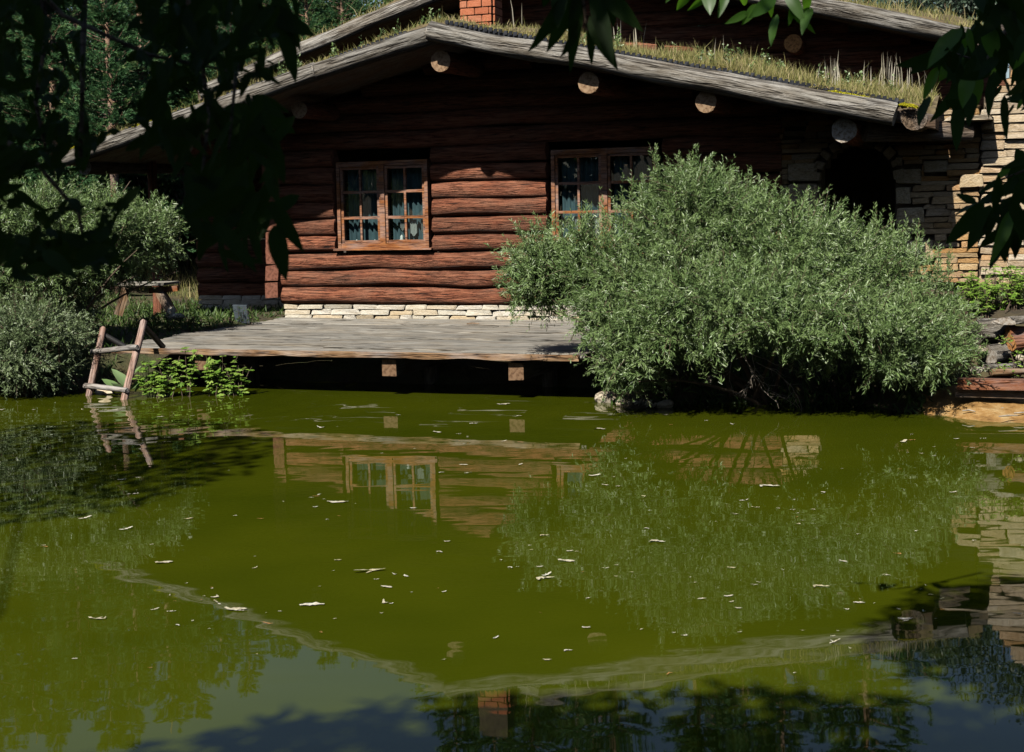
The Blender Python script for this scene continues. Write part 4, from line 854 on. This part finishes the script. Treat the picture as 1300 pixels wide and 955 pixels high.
for i, (px, d, top, r, wd) in enumerate(((365, 28, 6.0, 1.1, 'left of the upper left roof log'), (415, 29, 6.2, 1.2, 'half hidden by the middle of the upper left roof log'), (465, 30, 6.5, 1.2, 'where the upper left roof log leaves the view'), (330, 27, 5.9, 1.0, 'behind the gaps in the black leaves'))): broad_tree(px, d, top, r, 'dark green bushy tree ' + wd, 'bushy trees behind the upper left roof log', 60+i, 'broad', 5000, .09)
for i, (px, d, top, var, wd) in enumerate(((560, 38, 14, 0, 'left of the chimney line'), (660, 40, 16, 2, 'behind the chimney'), (770, 38, 15, 1, 'behind the ridge'), (880, 41, 17, 0, 'behind the right slope of the roof'), (990, 39, 16, 2, 'behind the upper right roof log'), (1100, 40, 17, 1, 'behind the arch'), (610, 44, 17, 1, 'far row left of the ridge'), (720, 45, 18, 0, 'far row behind the ridge'), (940, 45, 19, 2, 'far row right of the ridge'))): conifer(px, d, top, var, 'tall conifer beyond the cabin mirrored in near water, ' + wd, 'tall conifers beyond the cabin')  # added trees, hidden by the roof, that darken the sky mirrored in the water
# grass on the slope
n_ = 26000; uu = RNG.uniform(-11, -1.5, n_); vv = -RNG.uniform(3.3, 9.5, n_); P = O + uu[:, None]*U + vv[:, None]*N; P[:, 2] = ground_z(P[:, 0], P[:, 1])-.02
ang = RNG.uniform(0, 6.28, n_); h_ = RNG.gamma(5, .04, n_); ln_ = RNG.normal(0, .3, (n_, 2)); s_ = np.stack([np.cos(ang), np.sin(ang), 0*ang], 1)*.006
V = np.stack([P-s_, P+s_, P+np.stack([ln_[:, 0]*h_, ln_[:, 1]*h_, h_], 1)], 1).reshape(-1, 3)
tag(link('meadow_grass', np_mesh('meadow_grass', V, np.arange(3*n_).reshape(-1, 3), M['grass'], np.repeat(RNG.uniform(0, 1, n_), 3))), 'pale dry grass on the slope behind the left roof', 'grass', kind='stuff')
# undergrowth along the shaded banks
n_ = 18000; uu = np.concatenate([RNG.uniform(-8, -1.75, n_//2), RNG.uniform(3.6, 7, n_//2)]); vv = np.concatenate([RNG.uniform(-2.5, 4.1, n_//2), RNG.uniform(.2, 4.1, n_//2)]); P = O + uu[:, None]*U + vv[:, None]*N; P[:, 2] = ground_z(P[:, 0], P[:, 1])
D = RNG.normal(size=P.shape)+[0, 0, 1.0]; V, F, t = leaf_arrays(P, D, RNG.uniform(.06, .16, n_), .02, RNG.uniform(0, 1, n_))
tag(link('ground_cover', np_mesh('ground_cover', V, F, M['broad'], t)), 'dark ground cover on the shaded bank beneath the bushes', 'ground cover', kind='stuff')

# ------------------------------------------------------------------ overhanging trees above the near bank
def inside(poly, x, y):
    c = False; n_ = len(poly); j = n_-1
    for i in range(n_):
        xi, yi = poly[i]; xj, yj = poly[j]
        if (yi > y) != (yj > y) and x < (xj-xi)*(y-yi)/(yj-yi)+xi: c = not c
        j = i
    return c
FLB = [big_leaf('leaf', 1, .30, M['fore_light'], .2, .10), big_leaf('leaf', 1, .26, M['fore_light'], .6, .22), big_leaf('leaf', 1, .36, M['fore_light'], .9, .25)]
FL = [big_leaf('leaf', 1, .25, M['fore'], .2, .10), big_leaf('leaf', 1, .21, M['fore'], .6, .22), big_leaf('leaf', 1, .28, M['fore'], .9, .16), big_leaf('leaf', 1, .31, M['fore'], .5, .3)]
def hang_leaf(tree, px, py, ang, Lpx, d, mass=None):
    """leaf with its base seen at (px, py), pointing along ang on the picture (0 = right, 90 = down)"""
    a_ = rad(ang); q = Vector(at_d(px, py, d)); e_ = Vector(at_d(px+Lpx*math.cos(a_), py+Lpx*math.sin(a_), d*(1+random.uniform(-.02, .02))))
    x_ = e_-q; L = x_.length; x_.normalize(); vw = (Vector(CAM)-q).normalized(); z_ = (vw + Vector((random.gauss(0, .35), random.gauss(0, .35), random.gauss(.2, .35)))); z_ = (z_-x_*z_.dot(x_)).normalized(); y_ = z_.cross(x_)
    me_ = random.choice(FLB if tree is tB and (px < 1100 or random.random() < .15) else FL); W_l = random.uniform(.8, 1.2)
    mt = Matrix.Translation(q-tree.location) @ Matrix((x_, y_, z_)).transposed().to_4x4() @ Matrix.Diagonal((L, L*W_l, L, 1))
    if mass is not None: mass.add([mt @ v.co for v in me_.vertices], [tuple(p.vertices) for p in me_.polygons]); return
    o = link('leaf', me_, tree); o.matrix_local = mt; return o
tA = thing('overhanging_tree', 'tree on the near bank whose black hanging leaves fill the upper left', 'tree', Vector((-3.6, -1.2, gz(-3.6, -1.2))))
tB = thing('overhanging_tree', 'tree on the near bank whose dark glossy leaves hang at the upper right', 'tree', Vector((4.6, 1.0, gz(4.6, 1.0))))
gaps = [[(111, 0), (180, 0), (160, 38), (192, 52), (152, 80), (192, 84), (180, 118), (172, 148), (140, 162), (114, 172), (108, 90)],
        [(122, 186), (150, 168), (188, 158), (186, 164), (150, 192), (122, 205)], [(82, 196), (100, 186), (98, 205), (82, 207)],
        [(55, 10), (98, 22), (104, 38), (82, 40), (70, 30)], [(85, 112), (102, 108), (102, 165), (72, 140)], [(2, 128), (22, 122), (34, 140), (28, 160), (8, 150)], [(28, 50), (40, 50), (40, 95), (32, 95)],
        [(8, 228), (55, 212), (78, 232), (90, 250), (55, 260)], [(78, 216), (120, 222), (168, 238), (140, 256), (112, 262), (92, 248)], [(0, 268), (40, 262), (48, 285), (30, 300), (0, 290)], [(75, 275), (120, 262), (122, 290), (90, 296), (68, 290)],
        [(150, 275), (185, 250), (225, 285), (235, 330), (200, 345), (152, 325)], [(0, 340), (15, 338), (15, 365), (0, 365)], [(60, 352), (100, 348), (130, 372), (120, 400), (0, 400), (0, 372)],
        [(355, 42), (372, 40), (390, 60), (388, 110), (362, 116), (352, 80)], [(325, 106), (352, 112), (350, 122), (330, 118)], [(288, 120), (304, 110), (304, 128), (290, 130)], [(212, 142), (238, 138), (238, 146), (214, 152)], [(214, 118), (240, 112), (240, 132), (216, 140)],
        [(345, 282), (400, 270), (400, 400), (368, 345), (345, 318)], [(256, 82), (272, 82), (278, 105), (258, 115)], [(130, 346), (400, 350), (400, 430), (0, 430), (0, 375)]]
def leaf_ok(px, py, ang, L, gp):
    a_ = rad(ang)
    for t in (0.1, .35, .6, .85, 1.0):
        for s_ in (-1, 0, 1):
            wd = L*.15*math.sin(math.pi*min(t, .98))
            x_ = px+L*t*math.cos(a_)-s_*wd*math.sin(a_); y_ = py+L*t*math.sin(a_)+s_*wd*math.cos(a_)
            if any(inside(q, x_, y_) for q in gp): return False
    return True
def scatter(tree, n_, region, gp, d0, d1, L0, L1, ang=(60, 130), tries=9000):
    k_ = 0; xs = [q[0] for q in region]; ys = [q[1] for q in region]; tw = []
    while k_ < n_ and tries > 0:
        tries -= 1; x_, y_ = random.uniform(min(xs), max(xs)), random.uniform(min(ys), max(ys))
        if not inside(region, x_, y_): continue
        L = random.uniform(L0, L1); a_ = random.uniform(*ang) if random.random() < .8 else random.uniform(0, 180)
        if leaf_ok(x_, y_, a_, L, gp): hang_leaf(tree, x_, y_, a_, L, random.uniform(d0, d1)); k_ += 1; tw.append((x_, y_))
    return tw
def cover(region, gp, want, L0, L1, ang, step=5, maxn=400):
    """leaves until the share `want` of the region outside the gaps is hidden"""
    xs = [q[0] for q in region]; ys = [q[1] for q in region]
    cells = {(x_, y_): False for x_ in range(int(min(xs)), int(max(xs)), step) for y_ in range(int(min(ys)), int(max(ys)), step) if inside(region, x_, y_) and not any(inside(q, x_, y_) for q in gp)}
    out = []; tot = len(cells); hid = 0; tries = 0
    while hid < want*tot and tries < 7000 and len(out) < maxn:
        tries += 1; x_, y_ = random.choice([c_ for c_, h_ in cells.items() if not h_][:] if tries % 5 == 0 else list(cells))
        if cells[(x_, y_)]: continue
        for L in (random.uniform(L0, L1), random.uniform(L0, (L0+L1)/2), L0*.7, L0*.5):
            a_ = random.gauss((ang[0]+ang[1])/2, (ang[1]-ang[0])/2); t_ = random.uniform(.3, .6); bx0, by0 = x_-L*t_*math.cos(rad(a_)), y_-L*t_*math.sin(rad(a_))
            if leaf_ok(bx0, by0, a_, L, gp): break
        else: continue
        out.append((bx0, by0, a_, L)); ca, sa = math.cos(rad(a_)), math.sin(rad(a_))
        for (cx_, cy_), h_ in cells.items():
            if h_ or abs(cx_-x_) > L or abs(cy_-y_) > L: continue
            u_ = ((cx_-bx0)*ca+(cy_-by0)*sa)/L; w_ = abs(-(cx_-bx0)*sa+(cy_-by0)*ca)/L
            if 0 < u_ < 1 and w_ < .115*math.sin(math.pi*u_)**.8: cells[(cx_, cy_)] = True; hid += 1
    return out
holes = []
for _ in range(64):
    hx, hy = random.choice(((random.uniform(190, 345), random.uniform(0, 130)), (random.uniform(0, 100), random.uniform(0, 190)))); hr, ha = random.uniform(4, 9.5), random.uniform(0, 3.14)
    holes.append([(hx+hr*q*math.cos(ha+t_), hy+hr*q*math.sin(ha+t_)) for t_, q in ((0, 1.8), (1.5, .7), (3.1, 1.6), (4.6, .7))])
lv = cover([(-10, -25), (345, -25), (360, 40), (345, 110), (240, 175), (110, 195), (-10, 205)], gaps + holes, .94, 30, 74, (50, 130), 5, 560)
lv += cover([(-10, 205), (80, 205), (170, 250), (150, 330), (60, 352), (-10, 352)], gaps, .86, 30, 66, (0, 110))
lv += cover([(190, 160), (350, 110), (352, 300), (300, 330), (240, 290), (240, 220)], gaps + holes, .92, 40, 84, (50, 130))
lv.sort(key=lambda q: -q[3]); print('hanging leaves', len(lv))
mass = MB()
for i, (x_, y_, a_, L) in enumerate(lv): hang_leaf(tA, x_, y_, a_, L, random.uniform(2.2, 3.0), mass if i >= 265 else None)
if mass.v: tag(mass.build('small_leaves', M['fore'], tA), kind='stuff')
for (x_, y_, a_, L) in ((345, -15, 62, 82), (372, -10, 80, 40), (352, 20, 70, 90), (330, 10, 25, 70), (385, -18, 100, 30), (345, 255, 62, 70), (348, 285, 80, 68), (338, 262, 30, 30), (105, 150, 92, 60)): hang_leaf(tA, x_, y_, a_, L, 2.6)
def branch(tree, pts, r0, r1, nm='branch'):
    mb = MB(); mb.tube([Vector(q)-tree.location for q in pts], list(np.linspace(r0, r1, len(pts))), 7, True); return mb.build(nm, M['bark'], tree, smooth=True)
branch(tA, [at_d(112, -80, 2.5), at_d(107, 0, 2.5), at_d(105, 90, 2.5), at_d(102, 200, 2.5)], .007, .004)
for pts in (((-30, -90), (80, 20), (190, 70), (290, 90)), ((200, -90), (250, 30), (265, 140), (255, 240)), ((330, -90), (330, 0), (300, 90), (290, 190)), ((-40, 150), (40, 200), (100, 270), (110, 330)), ((40, -90), (60, 40), (45, 130), (60, 200))):
    branch(tA, [at_d(x_, y_, 2.6) for x_, y_ in pts], .006, .0025)
# centre and right clusters
for (x_, y_, a_, L) in ((742, -25, 118, 105), (735, -20, 95, 110), (752, -15, 75, 100), (748, 20, 62, 70), (722, -10, 120, 90), (760, -20, 50, 70), (735, 25, 105, 50), (748, 30, 85, 55), (715, -30, 100, 60), (770, -25, 80, 60), (700, -20, 110, 35)): hang_leaf(tA, x_, y_, a_, L, 3.0)
branch(tA, [at_d(720, -90, 3.0), at_d(738, -20, 3.0), at_d(745, 40, 3.0)], .006, .003)
for (x_, y_, a_, L) in ((862, -16, 138, 30), (880, -20, 120, 42), (912, -18, 138, 52), (925, -15, 110, 36), (945, -12, 95, 25), (960, 5, 120, 30), (987, 18, 110, 38), (1003, 5, 60, 32), (975, -15, 80, 40), (995, -18, 60, 50), (1010, -5, 100, 40), (1022, -15, 80, 40), (1015, 20, 50, 30), (950, 15, 150, 30), (900, -20, 90, 30), (985, -5, 140, 40), (1030, 10, 120, 30)): hang_leaf(tB, x_, y_, a_, L, 4.6)
branch(tB, [at_d(1080, -90, 4.6), at_d(1010, -20, 4.6), at_d(980, 0, 4.6)], .009, .004)
gR = [[(1150, 75), (1168, 85), (1168, 100), (1200, 90), (1205, 130), (1180, 132), (1150, 125)], [(1180, 0), (1240, 0), (1236, 35), (1200, 30)], [(1235, 105), (1262, 96), (1252, 130), (1240, 140)], [(1282, 148), (1300, 140), (1300, 185), (1270, 180)], [(1200, 150), (1250, 150), (1262, 200), (1225, 240), (1195, 210)], [(1225, 130), (1262, 135), (1262, 160), (1228, 160)], [(1270, 115), (1280, 112), (1276, 140), (1262, 140)]]
for (x_, y_, a_, L) in cover([(1240, -20), (1310, -20), (1310, 140), (1270, 145), (1228, 112), (1195, 80), (1205, 45), (1240, 36)], gR, .9, 32, 62, (60, 130), 4, 190): hang_leaf(tB, x_, y_, a_, L, random.uniform(3.9, 4.7))
for (x_, y_, a_, L) in cover([(1272, 235), (1310, 200), (1310, 300), (1262, 300), (1255, 265)], gR, .72, 30, 60, (70, 150), 4, 40): hang_leaf(tB, x_, y_, a_, L, random.uniform(3.9, 4.6))
for (x_, y_, a_, L) in ((1205, 62, 150, 45), (1205, 70, 165, 55), (1215, 66, 120, 40), (1210, 75, 140, 42), (1190, 85, 115, 42), (1180, 122, 118, 38), (1225, 105, 130, 60), (1235, 118, 100, 40), (1245, 95, 105, 50), (1228, 60, 140, 40), (1262, 90, 100, 60), (1275, 120, 90, 55), (1200, 128, 20, 40), (1218, 128, 95, 60), (1240, 60, 90, 55)): hang_leaf(tB, x_, y_, a_, L, random.uniform(4.0, 4.6))
for (x_, y_, a_, L) in ((1248, 258, 172, 38), (1250, 257, 130, 70), (1258, 260, 118, 60), (1270, 258, 115, 50), (1240, 258, 205, 30), (1285, 265, 108, 70), (1275, 275, 95, 60), (1295, 260, 95, 70), (1280, 300, 125, 45), (1270, 290, 130, 40), (1290, 250, 140, 40), (1305, 225, 150, 50), (1300, 235, 170, 48), (1310, 200, 160, 42), (1305, 255, 60, 40), (1262, 250, 160, 20), (1295, 245, 120, 60), (1290, 205, 140, 35), (1270, 228, 150, 30), (1286, 290, 85, 40)): hang_leaf(tB, x_, y_, a_, L, random.uniform(4.0, 4.5))
branch(tB, [at_d(1340, 240, 4.3), at_d(1290, 252, 4.3), at_d(1250, 258, 4.3)], .008, .003)
branch(tB, [at_d(1340, 180, 4.3), at_d(1305, 215, 4.3), at_d(1262, 232, 4.3)], .006, .003)
branch(tB, [at_d(1330, -90, 4.3), at_d(1290, 20, 4.3), at_d(1250, 80, 4.3), at_d(1205, 66, 4.3)], .012, .003)
# trunks, limbs and the unseen crowns overhead, shaped to shade leaves and water
def crown(tree, blobs, n_, L, seed):
    rng = np.random.default_rng(seed); P = []
    vol = np.array([b_[3]*b_[4]*b_[5]*b_[6] for b_ in blobs]); cnts = (n_*vol/vol.sum()).astype(int)
    for (x_, y_, z_, a_, b_, c_, w_), k_ in zip(blobs, cnts): P.append(np.array([x_, y_, z_])+unit(rng.normal(size=(k_, 3)))*np.cbrt(rng.uniform(0, 1, (k_, 1)))*[a_, b_, c_])
    P = np.concatenate(P); V, F, t = leaf_arrays(P, rng.normal(size=P.shape)*[1, 1, .5]+[0, 0, -.5], L*rng.uniform(.7, 1.2, len(P)), L*.34, rng.uniform(0, 1, len(P)), .12, rng)
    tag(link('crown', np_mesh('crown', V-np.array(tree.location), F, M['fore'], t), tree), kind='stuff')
crown(tA, [(-2.0, -.3, 5.2, 2.2, 1.25, .8, 2), (-.2, -.5, 5.3, 1.6, 1.1, .7, 2), (-6.6, 5.2, 6.6, 1.8, 2.2, 1.1, .45), (-5.0, -2.4, 6.2, 1.8, 1.6, 1.2, .5)], 24000, .18, 5)
crown(tB, [(.5, 1.7, 5.1, 1.2, .9, .6, 3), (3.6, 1.0, 6.0, 2.4, 1.5, 1.0, .5)], 10000, .17, 6)
for tr_, ends in ((tA, ((-.8, -.4, 5.3), (-2.6, .2, 5.3), (-6.4, 5.0, 6.5), (-.6, 2.4, 3.6))), (tB, ((.8, 1.6, 5.1), (3.4, 1.2, 6.0), (2.2, 4.2, 3.6)))):
    b0 = tr_.location; top = b0+Vector((.1, .1, 3.6)); branch(tr_, [b0-Vector((0, 0, .3)), b0+Vector((.05, 0, 1.8)), top], .17, .11, 'trunk')
    for e_ in ends: e_ = Vector(e_); branch(tr_, [top-Vector((0, 0, .3)), (top+e_)/2+Vector((0, 0, .4)), e_], .02, .006)

# ------------------------------------------------------------------ things floating on the pond
def float_mesh(kind):
    mb = MB(); n_ = 8; rr = random.Random(kind*7+3); kink = rr.uniform(.25, .75); ka = rr.uniform(-1.1, 1.1); w_ = rr.choice((.12, .2, .34)); vs = []; x_ = y_ = 0.; a_ = -ka*.5; lift = rr.uniform(.05, .22)
    for i in range(n_+1):
        t = i/n_; ww = (w_*math.sin(math.pi*min(max(t, .04), .96))**.6)*rr.uniform(.55, 1.25); nx_, ny_ = -math.sin(a_), math.cos(a_); z_ = .004+lift*abs(t-kink)**1.5
        vs += [(x_-.45+nx_*ww/2, y_+ny_*ww/2, z_+rr.uniform(0, .05)), (x_-.45-nx_*ww/2, y_-ny_*ww/2, z_+rr.uniform(0, .04))]
        x_ += math.cos(a_)/n_; y_ += math.sin(a_)/n_; a_ += (ka*2 if abs(t-kink) < .07 else ka*.06)+rr.uniform(-.15, .15)
    mb.add(vs, [(2*i, 2*i+1, 2*i+3, 2*i+2) for i in range(n_)])
    if kind % 3 == 0:                     # a side leaflet
        i = 3; p_ = vs[2*i]; q = rr.choice((-1, 1))*rr.uniform(.5, 1.1); mb.add([p_, (p_[0]+.3*math.cos(q), p_[1]+.3*math.sin(q), .02), (p_[0]+.36*math.cos(q), p_[1]+.32*math.sin(q), .03), (p_[0]+.12, p_[1]+.02, .01)], [(0, 1, 2, 3)])
    return mb
FMs = [float_mesh(k_).mesh('floating_leaf', [M['petal']]) for k_ in range(9)]; FMb = [float_mesh(k_+20).mesh('floating_leaf', [M['petal_brown']]) for k_ in range(4)]
g = 'pale leaves floating on the pond'; lab = 'pale dried leaf floating on the green pond water'
spots = [(470, 724, 40), (690, 735, 30), (975, 616, 36), (125, 785, 30), (300, 773, 30), (395, 768, 30), (832, 688, 28), (430, 637, 26), (718, 713, 22), (208, 715, 22), (490, 745, 16), (485, 765, 22), (1040, 743, 30), (695, 730, 18), (275, 757, 16), (340, 790, 18), (303, 775, 14), (1125, 730, 14), (640, 513, 16), (760, 545, 22), (1145, 560, 16), (960, 644, 14), (1140, 703, 14), (850, 855, 14), (745, 796, 12), (720, 826, 14), (160, 672, 18), (108, 658, 18), (170, 627, 18), (240, 658, 12), (330, 658, 10), (1060, 815, 22), (1150, 785, 18), (405, 543, 18), (554, 549, 12), (600, 538, 14), (1048, 625, 12), (590, 563, 6), (560, 600, 10), (755, 603, 16), (1090, 765, 14), (560, 700, 14), (925, 756, 12), (958, 742, 10), (1180, 755, 10), (1210, 625, 10), (640, 560, 8), (820, 630, 12), (690, 680, 16), (650, 720, 12)]
for _ in range(175):
    x_ = random.uniform(0, 1300); y_ = 525 + 335*random.random()**1.25
    if random.random() < .45: c_ = random.choice(((90, 515), (420, 640), (600, 560), (760, 600), (480, 750), (1000, 640), (1130, 760), (720, 720), (250, 770), (1180, 560))); x_, y_ = c_[0]+random.gauss(0, 45), max(520, c_[1]+random.gauss(0, 14))
    spots.append((x_, y_, random.choice((4, 5, 6, 6, 7, 9, 11))))
for i, (x_, y_, L) in enumerate(spots):
    p_ = at_z(x_, y_, .004); dd = p_[1]; Lm = L*dd/FPX; br_ = i > 12 and random.random() < .10
    o = link('floating_leaf', random.choice(FMb if br_ else FMs)); o.location = p_; a_ = random.gauss(0, .45)+(math.pi if random.random() < .5 else 0); o.rotation_euler.z = a_; o.scale = (Lm*1.1, Lm*1.1, Lm*.8)
    tag(o, 'small brown leaf floating on the green pond water' if br_ else lab, 'leaf', 'brown leaves floating on the pond' if br_ else g)

# ------------------------------------------------------------------ unseen wood behind and beside the pond, made tall and dense to cut skylight
rng = np.random.default_rng(77); P = []; mb = MB()
for _ in range(64):
    q = rng.uniform(0, 1)
    if q < .5: x_, y_ = rng.uniform(-30, 30), rng.uniform(-24, -9)
    elif q < .75: x_, y_ = rng.uniform(-34, -17), rng.uniform(-8, 24)
    else: x_, y_ = rng.uniform(15, 34), rng.uniform(-8, 24)
    H = rng.uniform(10, 15); z = gz(x_, y_); R_ = rng.uniform(2.2, 3.4); k_ = 900; zz = rng.uniform(.12, 1, k_)
    a_ = rng.uniform(0, 6.28, k_); r_ = R_*np.sqrt(rng.uniform(.1, 1, k_))*np.sin(np.pi*np.clip(zz, .02, .98))**.5
    P.append(np.stack([x_+r_*np.cos(a_), y_+r_*np.sin(a_), z+zz*H], 1)); mb.tube([(x_, y_, z-.3), (x_, y_, z+H*.8)], [.2, .06], 6)
P = np.concatenate(P); n_ = len(P); V, F, t = leaf_arrays(P, rng.normal(size=(n_, 3)), rng.uniform(.5, .9, n_), .5, rng.uniform(0, 1, n_), .1, rng)
wd_ = thing('woodland', 'dense green wood standing round the pond', 'wood', Vector((0, -14, 0))); tag(wd_, kind='stuff')
link('crown', np_mesh('crown', V-np.array([0, -14, 0]), F, M['broad'], t), wd_)
o = mb.build('trunk', M['bark'], wd_); o.location = (0, 14, 0)
